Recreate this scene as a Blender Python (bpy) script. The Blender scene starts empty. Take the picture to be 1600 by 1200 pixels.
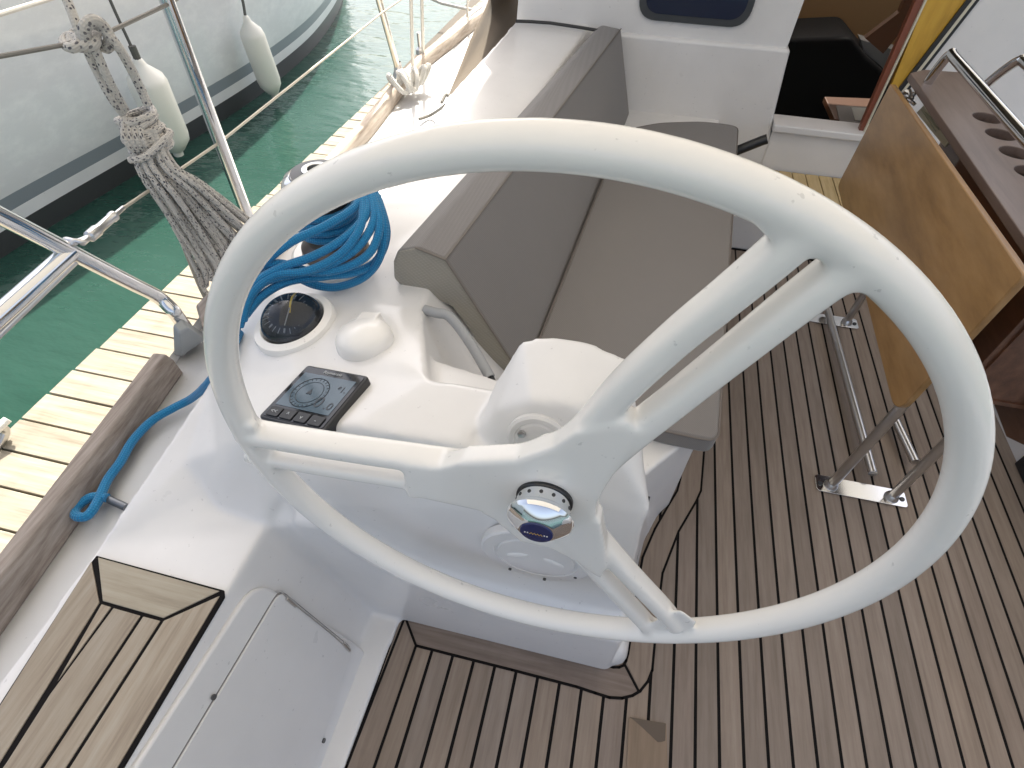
import bpy, bmesh, math, random
from mathutils import Vector, Matrix, geometry
random.seed(7)
SC = bpy.context.scene
COL = SC.collection
# ------------------------------------------------------------------ camera
YAW, PITCH, ROLL, FPX, CH = -0.2061634, -0.8405597, -0.0278446, 870.0, 1.35
def _axes():
    cy, sy, cp, sp = math.cos(YAW), math.sin(YAW), math.cos(PITCH), math.sin(PITCH)
    f = Vector((sy*cp, cy*cp, sp)); r = Vector((cy, -sy, 0)); d = f.cross(r)
    cr, sr = math.cos(ROLL), math.sin(ROLL)
    return cr*r + sr*d, -sr*r + cr*d, f
RGT, DWN, FWD = _axes()
CAM = Vector((0, 0, CH))
cd = bpy.data.cameras.new("camera"); cam = bpy.data.objects.new("camera", cd); COL.objects.link(cam)
cam.matrix_world = Matrix(((RGT.x, -DWN.x, -FWD.x, CAM.x), (RGT.y, -DWN.y, -FWD.y, CAM.y), (RGT.z, -DWN.z, -FWD.z, CAM.z), (0, 0, 0, 1)))
cd.sensor_width = 36; cd.lens = FPX/1600*36; cd.clip_start = 0.02; cd.clip_end = 3000
SC.camera = cam
# ------------------------------------------------------------------ world, sun, exposure
SUN = Vector((-.15, .60, .77)).normalized()
w = bpy.data.worlds.new("World"); SC.world = w; w.use_nodes = True
nt = w.node_tree; bg = nt.nodes['Background']; sky = nt.nodes.new('ShaderNodeTexSky')
sky.sky_type = 'NISHITA'; sky.sun_disc = False
sky.sun_elevation = math.asin(SUN.z); sky.sun_rotation = math.atan2(SUN.x, SUN.y)
sky.air_density = .8; sky.dust_density = 5.0; sky.ozone_density = .6
hs = nt.nodes.new('ShaderNodeHueSaturation'); hs.inputs['Saturation'].default_value = .68; nt.links.new(sky.outputs[0], hs.inputs['Color']); nt.links.new(hs.outputs[0], bg.inputs[0]); bg.inputs[1].default_value = 0.15
sd = bpy.data.lights.new("sun", 'SUN'); sd.energy = 4.5; sd.angle = math.radians(.6); sd.color = (1, .95, .86)
so = bpy.data.objects.new("sun", sd); COL.objects.link(so); so.rotation_euler = SUN.to_track_quat('Z', 'Y').to_euler()
SC.view_settings.view_transform = 'Standard'; SC.view_settings.look = 'None'; SC.view_settings.gamma = 1
SC.view_settings.exposure = 1.20
SC.cycles.max_bounces = 8

# ------------------------------------------------------------------ helpers
def P(px, py, x=None, y=None, z=None, r=None):
    """meeting point of the sight line through a photo pixel with a real plane (or at a range)"""
    d = (RGT*((px-800)/FPX) + DWN*((py-600)/FPX) + FWD).normalized()
    if z is not None: return CAM + d*((z-CH)/d.z)
    if y is not None: return CAM + d*(y/d.y)
    if x is not None: return CAM + d*(x/d.x)
    return CAM + d*r
def tag(o, label=None, cat=None, group=None, kind=None):
    for k, v in (('label', label), ('category', cat), ('group', group), ('kind', kind)):
        if v: o[k] = v
    return o
def thing(name, loc, label, cat, group=None):
    o = bpy.data.objects.new(name, None); COL.objects.link(o); o.location = loc; o.empty_display_size = .05
    return tag(o, label, cat, group)
def link(name, me, mat, parent=None):
    o = bpy.data.objects.new(name, me); COL.objects.link(o)
    if mat:
        if len(me.materials): me.materials.clear()
        for m in (mat if isinstance(mat, (list, tuple)) else [mat]): me.materials.append(m)
    if parent:
        o.parent = parent
        q = parent; off = Vector()
        while q: off += q.location; q = q.parent
        me.transform(Matrix.Translation(-off))      # vertices were given in world space
    return o
def fin(name, bm, mat, parent=None, smooth=False, bevel=0, seg=2, sub=0, angle=40):
    bmesh.ops.recalc_face_normals(bm, faces=bm.faces)
    me = bpy.data.meshes.new(name); bm.to_mesh(me); bm.free()
    if smooth or bevel or sub:
        for p in me.polygons: p.use_smooth = True
    o = link(name, me, mat, parent)
    if bevel:
        b = o.modifiers.new('b', 'BEVEL'); b.width = bevel; b.segments = seg; b.limit_method = 'ANGLE'; b.angle_limit = math.radians(35); b.harden_normals = True
    if sub:
        s = o.modifiers.new('s', 'SUBSURF'); s.levels = sub; s.render_levels = sub
    elif smooth or bevel:
        if not bevel:
            me.set_sharp_from_angle(angle=math.radians(angle))
    return o
def prism(bm, pts, ext):
    """closed prism: polygon pts (world) extruded by vector ext"""
    ext = Vector(ext); a = [bm.verts.new(Vector(p)) for p in pts]; b = [bm.verts.new(Vector(p)+ext) for p in pts]
    n = len(pts)
    bm.faces.new(a); bm.faces.new(b[::-1])
    for i in range(n): bm.faces.new((a[i], b[i], b[(i+1) % n], a[(i+1) % n]))
def box(bm, x0, x1, y0, y1, z0, z1):
    prism(bm, [(x0, y0, z0), (x1, y0, z0), (x1, y1, z0), (x0, y1, z0)], (0, 0, z1-z0))
def hull(bm, pts):
    vs = [bm.verts.new(Vector(p)) for p in pts]
    r = bmesh.ops.convex_hull(bm, input=vs)
    junk = [v for v in r['geom_interior'] if isinstance(v, bmesh.types.BMVert)]
    if junk: bmesh.ops.delete(bm, geom=junk, context='VERTS')
def smoothpath(pts, n=8, closed=False):
    pts = [Vector(p) for p in pts]
    if len(pts) < 3 and not closed: return pts
    out = []; m = len(pts)
    rng = range(m if closed else m-1)
    for i in rng:
        if closed: p0, p1, p2, p3 = pts[i-1], pts[i], pts[(i+1) % m], pts[(i+2) % m]
        else: p0, p1, p2, p3 = pts[max(i-1, 0)], pts[i], pts[i+1], pts[min(i+2, m-1)]
        for k in range(n):
            t = k/n
            out.append(.5*((2*p1)+(p2-p0)*t+(2*p0-5*p1+4*p2-p3)*t*t+(3*p1-p0-3*p2+p3)*t**3))
    if not closed: out.append(pts[-1])
    return out
def tube(bm, pts, rad, seg=10, closed=False, sm=8, caps=True):
    if sm: path = smoothpath(pts, sm, closed)
    else: path = [Vector(p) for p in pts]
    uvl = bm.loops.layers.uv.verify()
    n = len(path); tan = []
    for i in range(n):
        a = path[(i-1) % n] if (closed or i > 0) else path[i]; b = path[(i+1) % n] if (closed or i < n-1) else path[i]
        tan.append((b-a).normalized())
    up = Vector((0, 0, 1)) if abs(tan[0].z) < .9 else Vector((1, 0, 0))
    nrm = tan[0].cross(up).normalized(); rings = []; L = 0; Ls = []
    for i in range(n):
        if i: L += (path[i]-path[i-1]).length
        Ls.append(L)
        nrm = (nrm - tan[i]*nrm.dot(tan[i])).normalized(); bi = tan[i].cross(nrm)
        rr = rad(i/(n-1)) if callable(rad) else rad
        rings.append([bm.verts.new(path[i]+(nrm*math.cos(a)+bi*math.sin(a))*rr) for a in [2*math.pi*k/seg for k in range(seg)]])
    m = n if closed else n-1
    for i in range(m):
        A, B = rings[i], rings[(i+1) % n]; l0 = Ls[i]; l1 = Ls[i+1] if i+1 < n else L+(path[0]-path[-1]).length
        for k in range(seg):
            f = bm.faces.new((A[k], A[(k+1) % seg], B[(k+1) % seg], B[k]))
            for lp, uv in zip(f.loops, ((k/seg, l0), ((k+1)/seg, l0), ((k+1)/seg, l1), (k/seg, l1))): lp[uvl].uv = uv
    if caps and not closed:
        bm.faces.new(rings[0][::-1]); bm.faces.new(rings[-1])
def lathe(bm, prof, c, axis=(0, 0, 1), seg=40):
    """prof: list of (radius, height) along axis from c"""
    ax = Vector(axis).normalized(); u = ax.orthogonal().normalized(); v = ax.cross(u); c = Vector(c)
    rings = []
    for r, h in prof:
        if r < 1e-6: rings.append([bm.verts.new(c+ax*h)])
        else: rings.append([bm.verts.new(c+ax*h+(u*math.cos(a)+v*math.sin(a))*r) for a in [2*math.pi*k/seg for k in range(seg)]])
    for A, B in zip(rings, rings[1:]):
        for k in range(seg):
            q = [A[k % len(A)], A[(k+1) % len(A)], B[(k+1) % len(B)], B[k % len(B)]]
            q2 = []
            for x in q:
                if x not in q2: q2.append(x)
            if len(q2) > 2: bm.faces.new(q2)
def roundpoly(pts, r, n=5):
    """round the corners of a polygon (Vectors) by r (float or list)"""
    out = []; m = len(pts)
    for i in range(m):
        p = Vector(pts[i]); a = Vector(pts[i-1])-p; b = Vector(pts[(i+1) % m])-p
        rr = r[i] if isinstance(r, (list, tuple)) else r
        if rr <= 0: out.append(p); continue
        la = min(rr, a.length*.48); lb = min(rr, b.length*.48)
        A = p+a.normalized()*la; B = p+b.normalized()*lb
        for k in range(n+1):
            t = k/n; out.append(A*(1-t)**2+p*2*t*(1-t)+B*t*t)
    return out
def evaluated(o):
    dg = bpy.context.evaluated_depsgraph_get(); dg.update()
    return bpy.data.meshes.new_from_object(o.evaluated_get(dg))
def voxel(name, bm, vox, it, fac=.5):
    """union every closed shape in bm and round it off like a moulding"""
    me = bpy.data.meshes.new(name); bmesh.ops.recalc_face_normals(bm, faces=bm.faces); bm.to_mesh(me); bm.free()
    o = bpy.data.objects.new(name, me); COL.objects.link(o)
    r = o.modifiers.new('r', 'REMESH'); r.mode = 'VOXEL'; r.voxel_size = vox; r.adaptivity = 0
    if it:
        s = o.modifiers.new('s', 'SMOOTH'); s.factor = fac; s.iterations = it
    me2 = evaluated(o); bpy.data.objects.remove(o); bpy.data.meshes.remove(me)
    for p in me2.polygons: p.use_smooth = True
    return me2
def textmesh(body, size, ext=.0004):
    cu = bpy.data.curves.new('t', 'FONT'); cu.body = body; cu.size = size; cu.extrude = ext; cu.align_x = 'CENTER'; cu.align_y = 'CENTER'
    o = bpy.data.objects.new('t', cu); COL.objects.link(o); me = evaluated(o); bpy.data.objects.remove(o)
    return me

# ------------------------------------------------------------------ materials
class N:
    def __init__(s, name):
        s.m = bpy.data.materials.new(name); s.m.use_nodes = True; s.t = s.m.node_tree
        s.b = s.t.nodes['Principled BSDF']
    def n(s, typ, **kw):
        nd = s.t.nodes.new(typ)
        for k, v in kw.items():
            if k in nd.inputs: nd.inputs[k].default_value = v
            else: setattr(nd, k, v)
        return nd
    def l(s, a, b): s.t.links.new(a, b)
    def set(s, **kw):
        for k, v in kw.items(): s.b.inputs[k.replace('_', ' ')].default_value = v
        return s
    def coord(s, scale=(1, 1, 1), kind='Object', rot=(0, 0, 0)):
        if kind == 'World':
            g = s.n('ShaderNodeNewGeometry'); src = g.outputs['Position']
        else: g = s.n('ShaderNodeTexCoord'); src = g.outputs[kind]
        mp = s.n('ShaderNodeMapping'); mp.inputs['Scale'].default_value = scale; mp.inputs['Rotation'].default_value = rot
        s.l(src, mp.inputs[0]); return mp.outputs[0]
    def noise(s, vec, scale=5, detail=4, rough=.55):
        n = s.n('ShaderNodeTexNoise', Scale=scale, Detail=detail, Roughness=rough); s.l(vec, n.inputs['Vector']); return n.outputs['Fac']
    def ramp(s, fac, stops):
        r = s.n('ShaderNodeValToRGB'); e = r.color_ramp.elements
        while len(e) < len(stops): e.new(.5)
        for i, (p, c) in enumerate(stops):
            e[i].position = p; e[i].color = (*c, 1) if len(c) == 3 else c
        s.l(fac, r.inputs[0]); return r.outputs[0]
    def mix(s, a, b, fac, mode='MIX'):
        m = s.n('ShaderNodeMix', data_type='RGBA', blend_type=mode)
        for sock, v in ((m.inputs[0], fac), (m.inputs[6], a), (m.inputs[7], b)):
            if hasattr(v, 'links'): s.l(v, sock)
            else: sock.default_value = v if not isinstance(v, tuple) or len(v) == 4 else (*v, 1)
        return m.outputs[2]
    def bump(s, h, strength=.2, dist=.002):
        b = s.n('ShaderNodeBump', Strength=strength, Distance=dist); s.l(h, b.inputs['Height']); s.l(b.outputs[0], s.b.inputs['Normal'])
def simple(name, col, rough=.5, metal=0, **kw):
    k = N(name); k.set(Base_Color=(*col, 1), Roughness=rough, Metallic=metal, **kw); return k.m
def gel(name, col, rough=.28, mott=.04):
    k = N(name); k.set(Roughness=rough, Coat_Weight=.25, Coat_Roughness=.12)
    v = k.coord(kind='World'); a = k.noise(v, 3.5, 5); c2 = tuple(c*(1-mott*2) for c in col)
    sp = k.noise(v, 90, 3); spr = k.ramp(sp, [(.0, (0, 0, 0)), (.27, (0, 0, 0)), (.30, (1, 1, 1))])
    base = k.mix(c2, col, k.ramp(a, [(.35, (0, 0, 0)), (.65, (1, 1, 1))]))
    base = k.mix(tuple(c*.8 for c in col), base, spr)
    k.l(base, k.b.inputs['Base Color']); k.bump(k.noise(v, 14, 3), .12, .002)
    rr = k.n('ShaderNodeMapRange'); rr.inputs['To Min'].default_value = rough-.06; rr.inputs['To Max'].default_value = rough+.12
    k.l(k.noise(v, 9, 4), rr.inputs[0]); k.l(rr.outputs[0], k.b.inputs['Roughness'])
    return k.m
GEL = gel('gelcoat', (.76, .75, .74))
GELW = gel('wheel_gelcoat', (.84, .82, .785), .2, .02)
DECKW = gel('deck_gelcoat', (.74, .745, .74), .4)
def teak(name, cols, scale=(26, 1.6, 26), rough=.75, vary=.5, bump=.35, blot=.35, coat=0):
    k = N(name); k.set(Roughness=rough, Coat_Weight=coat, Coat_Roughness=.15)
    v = k.coord(scale, 'World'); g = k.noise(v, 3.2, 8, .65)
    v2 = k.coord((3, .8, 3), 'World'); bl = k.noise(v2, 3, 4)
    geo = k.n('ShaderNodeNewGeometry'); ri = geo.outputs['Random Per Island']
    a = k.ramp(g, [(.3, cols[0]), (.5, cols[1]), (.72, cols[2])])
    c = k.ramp(ri, [(0, (1-vary,)*3), (.45, (1, 1, 1)), (.8, (1+vary*.15, 1, 1-vary*.25)), (1, (1-vary*.6, 1-vary*.65, 1-vary*.6))])
    a = k.mix(a, c, .85, 'MULTIPLY')
    a = k.mix(a, tuple(x*.62 for x in cols[0]), k.ramp(bl, [(.5, (0, 0, 0)), (.75, (blot,)*3)]))
    k.l(a, k.b.inputs['Base Color']); k.bump(g, bump, .0012)
    return k.m
TEAK = teak('weathered_teak', [(.21, .166, .134), (.265, .213, .175), (.31, .257, .217)], vary=.26, bump=.25)
TEAKX = teak("weathered_teak_border", [(.15, .115, .095), (.20, .155, .128), (.26, .21, .178)], scale=(1.6, 26, 26), vary=.15)
TEAKS = teak('pale_teak_seat', [(.25, .20, .15), (.345, .29, .222), (.41, .365, .30)], vary=.16, blot=.25)
TEAKSX = teak('pale_teak_cross', [(.27, .23, .175), (.35, .31, .24), (.41, .37, .30)], scale=(1.6, 26, 26), vary=.15, blot=.1)
TEAKR = teak('rail_teak', [(.16, .125, .105), (.27, .23, .20), (.37, .33, .30)], vary=.1, scale=(30, 2, 30))
TEAKF = teak('painted_sunlit_rail_teak', [(.33, .26, .20), (.47, .40, .33), (.58, .52, .45)], vary=.1, scale=(22, 2, 22))  # same rail teak, with the sun's glare put into the paler colour
STEPT = teak('pale_step_teak', [(.45, .33, .16), (.55, .42, .22), (.62, .49, .28)], vary=.15)
DOCK = teak('dock_boards', [(.20, .17, .125), (.29, .26, .20), (.35, .32, .26)], scale=(1.3, 22, 22), vary=.2, rough=.85, blot=.3)
VARN = teak('varnished_teak', [(.21, .110, .036), (.31, .172, .062), (.39, .232, .098)], scale=(14, 1.2, 5), rough=.32, vary=.25, bump=.08, blot=.5, coat=.4)
VDARK = teak('painted_shade_varnish', [(.055, .022, .012), (.10, .042, .022), (.15, .07, .04)], scale=(14, 1.2, 8), rough=.35, vary=.1, bump=.05, coat=.3)  # varnished teak with the shade under the table put into its colour
TOPW = teak('matt_table_wood', [(.125, .088, .074), (.165, .120, .102), (.195, .148, .128)], scale=(14, 1.2, 8), rough=.38, vary=.1, bump=.1)
YELW = teak('yellow_varnish', [(.48, .27, .03), (.60, .35, .045), (.66, .41, .06)], scale=(8, 8, 1.2), rough=.35, vary=.05, bump=.03)
CAULK = simple('black_caulk', (.006, .005, .005), .85, Specular_IOR_Level=.2)
STEEL = simple('stainless_steel', (.72, .72, .72), .13, 1)
STEELR = simple('worn_steel', (.62, .61, .60), .3, 1)
CHROME = simple('chrome', (.85, .85, .85), .03, 1)
BLACKP = simple('black_plastic', (.018, .019, .021), .35)
GREYP = simple('grey_plastic', (.32, .33, .34), .45)
def fabric(name, col, s=700, st=.3):
    k = N(name); k.set(Roughness=.92, Sheen_Weight=.25)
    v = k.coord(kind='World')
    a = k.n('ShaderNodeTexWave', Scale=s/6.3, wave_type='BANDS', bands_direction='DIAGONAL'); k.l(v, a.inputs[0])
    b = k.n('ShaderNodeTexWave', Scale=s/5.1, wave_type='BANDS', bands_direction='Z'); k.l(v, b.inputs[0])
    m = k.n('ShaderNodeMath', operation='MULTIPLY'); k.l(a.outputs['Fac'], m.inputs[0]); k.l(b.outputs['Fac'], m.inputs[1])
    big = k.noise(k.coord(kind='World'), 5, 3)
    c = k.mix(tuple(x*.9 for x in col), tuple(x*1.06 for x in col), m.outputs[0])
    c = k.mix(tuple(x*.9 for x in col), c, k.ramp(big, [(.35, (.5,)*3), (.6, (1,)*3)]))
    k.l(c, k.b.inputs['Base Color'])
    ad = k.n('ShaderNodeMath', operation='ADD'); k.l(m.outputs[0], ad.inputs[0]); mu = k.n('ShaderNodeMath', operation='MULTIPLY'); mu.inputs[1].default_value = 3; k.l(big, mu.inputs[0]); k.l(mu.outputs[0], ad.inputs[1])
    k.bump(ad.outputs[0], st, .0012); return k.m
CUSH = fabric('taupe_fabric', (.195, .182, .174))
CUSHE = fabric('beige_mesh_fabric', (.31, .29, .245), 380, .6)
HOOD = fabric('brown_canvas', (.17, .135, .095), 900, .2)
_t = HOOD.node_tree; _tr = _t.nodes.new('ShaderNodeBsdfTranslucent'); _tr.inputs[0].default_value = (.26, .20, .13, 1); _mx = _t.nodes.new('ShaderNodeMixShader'); _mx.inputs[0].default_value = .27
_t.links.new(_t.nodes['Principled BSDF'].outputs[0], _mx.inputs[1]); _t.links.new(_tr.outputs[0], _mx.inputs[2]); _t.links.new(_mx.outputs[0], _t.nodes['Material Output'].inputs[0])
def ropemat(name, c1, c2, kind):
    k = N(name); k.set(Roughness=.8, Sheen_Weight=.2)
    uv = k.coord((6, 110 if kind == 'blue' else 90, 1), 'UV')
    sx = k.n('ShaderNodeSeparateXYZ'); k.l(uv, sx.inputs[0])
    def w(sgn):
        a = k.n('ShaderNodeMath', operation='MULTIPLY_ADD'); a.inputs[1].default_value = sgn*6.2832; k.l(sx.outputs[0], a.inputs[0])
        b = k.n('ShaderNodeMath', operation='MULTIPLY'); b.inputs[1].default_value = 6.2832; k.l(sx.outputs[1], b.inputs[0]); k.l(b.outputs[0], a.inputs[2])
        s_ = k.n('ShaderNodeMath', operation='SINE'); k.l(a.outputs[0], s_.inputs[0]); return s_.outputs[0]
    p = k.n('ShaderNodeMath', operation='MULTIPLY'); k.l(w(1), p.inputs[0]); k.l(w(-1), p.inputs[1])
    k.bump(p.outputs[0], .55, .0015)
    if kind == 'fleck':
        uv2 = k.coord((7, 130, 1), 'UV'); ck = k.n('ShaderNodeTexVoronoi', Scale=1.0); k.l(uv2, ck.inputs['Vector'])
        f = k.ramp(ck.outputs['Distance'], [(0, (0, 0, 0)), (.27, (0, 0, 0)), (.36, (1, 1, 1))])
        c = k.mix(c2, c1, f)
    else:
        c = k.mix(c2, c1, k.ramp(p.outputs[0], [(.2, (0, 0, 0)), (.8, (1, 1, 1))]))
    c = k.mix(tuple(x*.75 for x in c1), c, k.ramp(k.noise(k.coord(kind='World'), 14, 3), [(.3, (.5,)*3), (.6, (1,)*3)]))
    k.l(c, k.b.inputs['Base Color']); return k.m
BROPE = ropemat('blue_braid', (.006, .25, .50), (.003, .16, .36), 'blue')
GROPE = ropemat('flecked_grey_rope', (.52, .495, .455), (.05, .05, .065), 'fleck')
TROPE = ropemat('plain_worn_rope', (.42, .39, .33), (.26, .24, .20), 'plain')
WROPE = ropemat('white_cord', (.75, .73, .68), (.55, .53, .48), 'plain')
WIRE = simple('rigging_wire', (.20, .19, .17), .55, .3)
WPLAS = simple('white_vinyl', (.80, .79, .74), .35)

# ------------------------------------------------------------------ water
WZ = -.50
k = N('harbour_water'); k.set(Roughness=.03, IOR=1.5)
v = k.coord((1, 1, 1), 'World', (0, 0, .5)); v2 = k.coord((1.0, 2.2, 1), 'World', (0, 0, .5))
n1 = k.noise(v2, 1.6, 3, .5); n2 = k.noise(v2, 6, 3, .5)
c = k.ramp(k.noise(v, .7, 3), [(.3, (.012, .050, .034)), (.7, (.028, .070, .055))])
k.l(c, k.b.inputs['Base Color'])
ad = k.n('ShaderNodeMath', operation='MULTIPLY_ADD'); ad.inputs[1].default_value = .25; k.l(n2, ad.inputs[0]); k.l(n1, ad.inputs[2])
k.bump(ad.outputs[0], .5, .07); WATER = k.m
bm = bmesh.new(); q = [(-900, -900, WZ), (900, -900, WZ), (900, 900, WZ), (-900, 900, WZ)]
bm.faces.new([bm.verts.new(p) for p in q]); tag(fin('water', bm, WATER), kind='structure')

# ------------------------------------------------------------------ dock
DZ = -.15
dock = thing('pontoon', (-1.3, 1, DZ), 'sunlit pale wooden pontoon of cross boards running alongside the boat', 'pontoon')
bm = bmesh.new(); E0 = P(28, 658, z=DZ); E1 = P(309, 403, z=DZ); E2 = P(545, 205, z=DZ)
ys = []; pxs = [(72, 619), (112, 583), (147, 550), (184, 515)]
yy = [P(*p, z=DZ).y for p in [(28, 658)]+pxs]; pitch = (yy[-1]-yy[0])/4
slope_x = (E2.x-E0.x)/(E2.y-E0.y)
y = yy[0]-12*pitch; gap = .007
while y < 7.5:
    xa = E0.x+slope_x*(y-E0.y)*.55; j = random.uniform(-.004, .004); dz = random.uniform(-.0015, .0015)
    sk = -.012
    prism(bm, [(xa+j, y+gap/2-sk, DZ-.03+dz), (.6, y+gap/2+sk*0, DZ-.03+dz), (.6, y+pitch-gap/2, DZ-.03+dz), (xa+j, y+pitch-gap/2-sk, DZ-.03+dz)], (0, 0, .03))
    y += pitch
fin('deck_boards', bm, DOCK, dock, bevel=.002)
bm = bmesh.new(); box(bm, E0.x+.06, E0.x+.16, yy[0]-2.0, 7.4, DZ-.28, DZ-.032); box(bm, .4, .5, yy[0]-2, 7.4, DZ-.28, DZ-.032)
fin('side_beam', bm, simple('dark_dock_beam', (.10, .085, .065), .9), dock)
# cleat at the left margin
cl = thing('mooring_cleat', P(12, 680, z=DZ), 'worn white painted cleat on the edge of the pontoon at the left margin', 'cleat')
bm = bmesh.new(); a = P(-34, 700, z=DZ+.05); b = P(12, 655, z=DZ+.075)
tube(bm, [a, (a+b)/2, b], .013, 10); fin('horn', bm, WPLAS, cl, smooth=True)
bm = bmesh.new(); tube(bm, [P(-4, 700, z=DZ), P(8, 676, z=DZ+.03), P(2, 668, z=DZ+.055)], .014, 10); fin('stem', bm, STEELR, cl, smooth=True)

# ------------------------------------------------------------------ neighbouring boat
nb = thing('moored_boat', (-3.6, 3, WZ), 'large white boat with two dark grey waterline stripes moored beyond the pontoon', 'boat')
wl = [(-3.9, -4), (-3.55, -1), (-3.3, 1), (-3.22, 2.1), (-3.14, 2.85), (-3.07, 3.6), (-3.05, 4.4), (-3.16, 5.5), (-3.55, 6.9), (-4.3, 8.4), (-5.6, 10.2)]
wls = smoothpath([(x, y, 0) for x, y in wl], 8)
hz = [(-.25, -.06), (.0, 0), (.12, .016), (.19, .025), (.265, .035), (.34, .05), (.6, .07), (.9, .09), (1.25, .11), (1.55, .12)]
mats = [simple('hull_dark_boot', (.055, .06, .062), .35), gel('hull_pale_stripe', (.82, .83, .83), .3), simple('hull_blue_grey_stripe', (.24, .275, .30), .3)]
# glossy white topsides with caustic light off the water painted in as pale noise
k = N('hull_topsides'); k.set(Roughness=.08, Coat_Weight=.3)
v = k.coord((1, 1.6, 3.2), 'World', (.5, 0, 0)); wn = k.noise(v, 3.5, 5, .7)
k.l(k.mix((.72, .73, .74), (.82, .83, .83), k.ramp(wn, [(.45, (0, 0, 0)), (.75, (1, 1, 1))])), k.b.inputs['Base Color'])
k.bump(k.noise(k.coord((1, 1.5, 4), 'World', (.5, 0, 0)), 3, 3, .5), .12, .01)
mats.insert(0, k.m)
def hullpart(name, z0, z1, mat):
    bm = bmesh.new(); zs = [h for h in hz if z0-1e-6 <= h[0] <= z1+1e-6]; rows = []
    for z, o in zs: rows.append([bm.verts.new((p.x+o, p.y+o*.2, WZ+z)) for p in wls])
    for A, B in zip(rows, rows[1:]):
        for i in range(len(A)-1): bm.faces.new((A[i], A[i+1], B[i+1], B[i]))
    o = fin(name, bm, mat, nb, smooth=True, angle=180); s = o.modifiers.new('s', 'SOLIDIFY'); s.thickness = .03; s.offset = -1; s.use_rim = False
    return o
hullpart('boot_band', -.25, .12, mats[1]); hullpart('pale_stripe', .12, .19, mats[2])
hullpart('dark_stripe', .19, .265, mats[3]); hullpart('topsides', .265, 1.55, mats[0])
bm = bmesh.new(); r1 = [bm.verts.new((p.x+.12, p.y+.05, WZ+1.55)) for p in wls]; r2 = [bm.verts.new((p.x-2.6-(.0 if p.y < 6 else (p.y-6)*-.3), p.y+.05, WZ+1.6)) for p in wls]
for i in range(len(r1)-1): bm.faces.new((r1[i], r1[i+1], r2[i+1], r2[i]))
fin('deck', bm, DECKW, nb)

def fender(top, bot, rad, label):
    t = thing('boat_fender', top, label, 'fender', 'white fenders hanging on the moored boat')
    ax = (bot-top).normalized(); L = (bot-top).length
    bm = bmesh.new(); pr = [(0, 0), (.14, 0), (.22, .015), (.30, .05), (.34, .07), (.9, .17), (1, .23), (1, .5), (1, .76), (.93, .83), (.5, .93), (.3, .955), (.28, 1), (0, 1)]
    lathe(bm, [(r_*rad, h*L) for r_, h in pr], top, ax, 32); fin('fender_body', bm, simple('fender_vinyl', (.82, .80, .72), .4), t, smooth=True, angle=50)
    return t, ax
hx = lambda y: -3.02
f1t = P(214, 90, x=-2.86); f1b = P(288, 243, x=-2.86); f1b.x = -2.90
f1, ax = fender(f1t, f1b, .108, 'nearer white fender hanging behind the knotted grey rope')
bm = bmesh.new(); tube(bm, [f1t+Vector((0, 0, -.01)), f1t+Vector((0, 0, .06))], .02, 8, sm=0); tube(bm, [f1t, P(203, 68, x=-2.87), P(172, 0, x=-2.90), P(150, -60, x=-2.92)], .008, 8)
fin('lanyard', bm, simple('dark_cord', (.10, .10, .09), .8), f1, smooth=True)
f2t = P(383, 24, x=-2.84); f2b = P(430, 152, x=-2.84)
f2, ax = fender(f2t, f2b, .086, 'farther white fender hanging at the top edge near the bow stripe')
bm = bmesh.new(); tube(bm, [f2t, P(380, 5, x=-2.85), P(374, -20, x=-2.86)], .010, 8)
fin('lanyard', bm, simple('dark_cord2', (.10, .10, .09), .8), f2, smooth=True)

# ------------------------------------------------------------------ our boat
boat = thing('sailboat', (0, 0, 0), 'white sailing boat whose teak laid cockpit, coamings and side deck fill the view', 'sailing boat')
def V(*a): return Vector(a)
# --- main cockpit moulding: a closed column under a height-field of real faces, merged and rounded
A_ = V(-.79, .27, .42); B_ = P(330, 590, z=.53); C_ = P(415, 448, z=.59); E1_ = P(587, 320, z=.62); E2_ = P(673, 203, z=.64); E3_ = P(700, 150, z=.65); E4_ = P(808, 31, z=.655)
c1 = P(415, 820, z=.42); c2 = P(340, 795, z=.425); c3 = P(320, 760, z=.45); c4 = P(345, 700, z=.52); c5 = P(395, 660, z=.60); c6 = P(540, 665, z=.64); c7 = P(720, 695, z=.66)
Q_ = P(785, 609, z=.655); R_ = P(668, 592, z=.645); S_ = V(-.36, .80, .605); T_ = V(-.40, 1.2, .61); U_ = V(-.26, 2.6, .65)
def column(bm, polys, zb):
    for po in polys:
        top = [Vector(p) for p in po]; cen = sum(top, Vector())/len(top)
        tv = [bm.verts.new(p) for p in top]; bv = [bm.verts.new((p.x, p.y, zb)) for p in top]; n = len(tv)
        ct = bm.verts.new(cen); cb = bm.verts.new((cen.x, cen.y, zb))
        for i in range(n):
            j = (i+1) % n
            bm.faces.new((tv[i], tv[j], ct)); bm.faces.new((bv[j], bv[i], cb)); bm.faces.new((tv[j], tv[i], bv[i], bv[j]))
bm = bmesh.new()
def grow(po, g=.004):
    c = sum((Vector(p) for p in po), Vector())/len(po); out = []
    for p in po:
        d = Vector(p)-c; d.z = 0; out.append(Vector(p)+d.normalized()*g)
    return out
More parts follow.
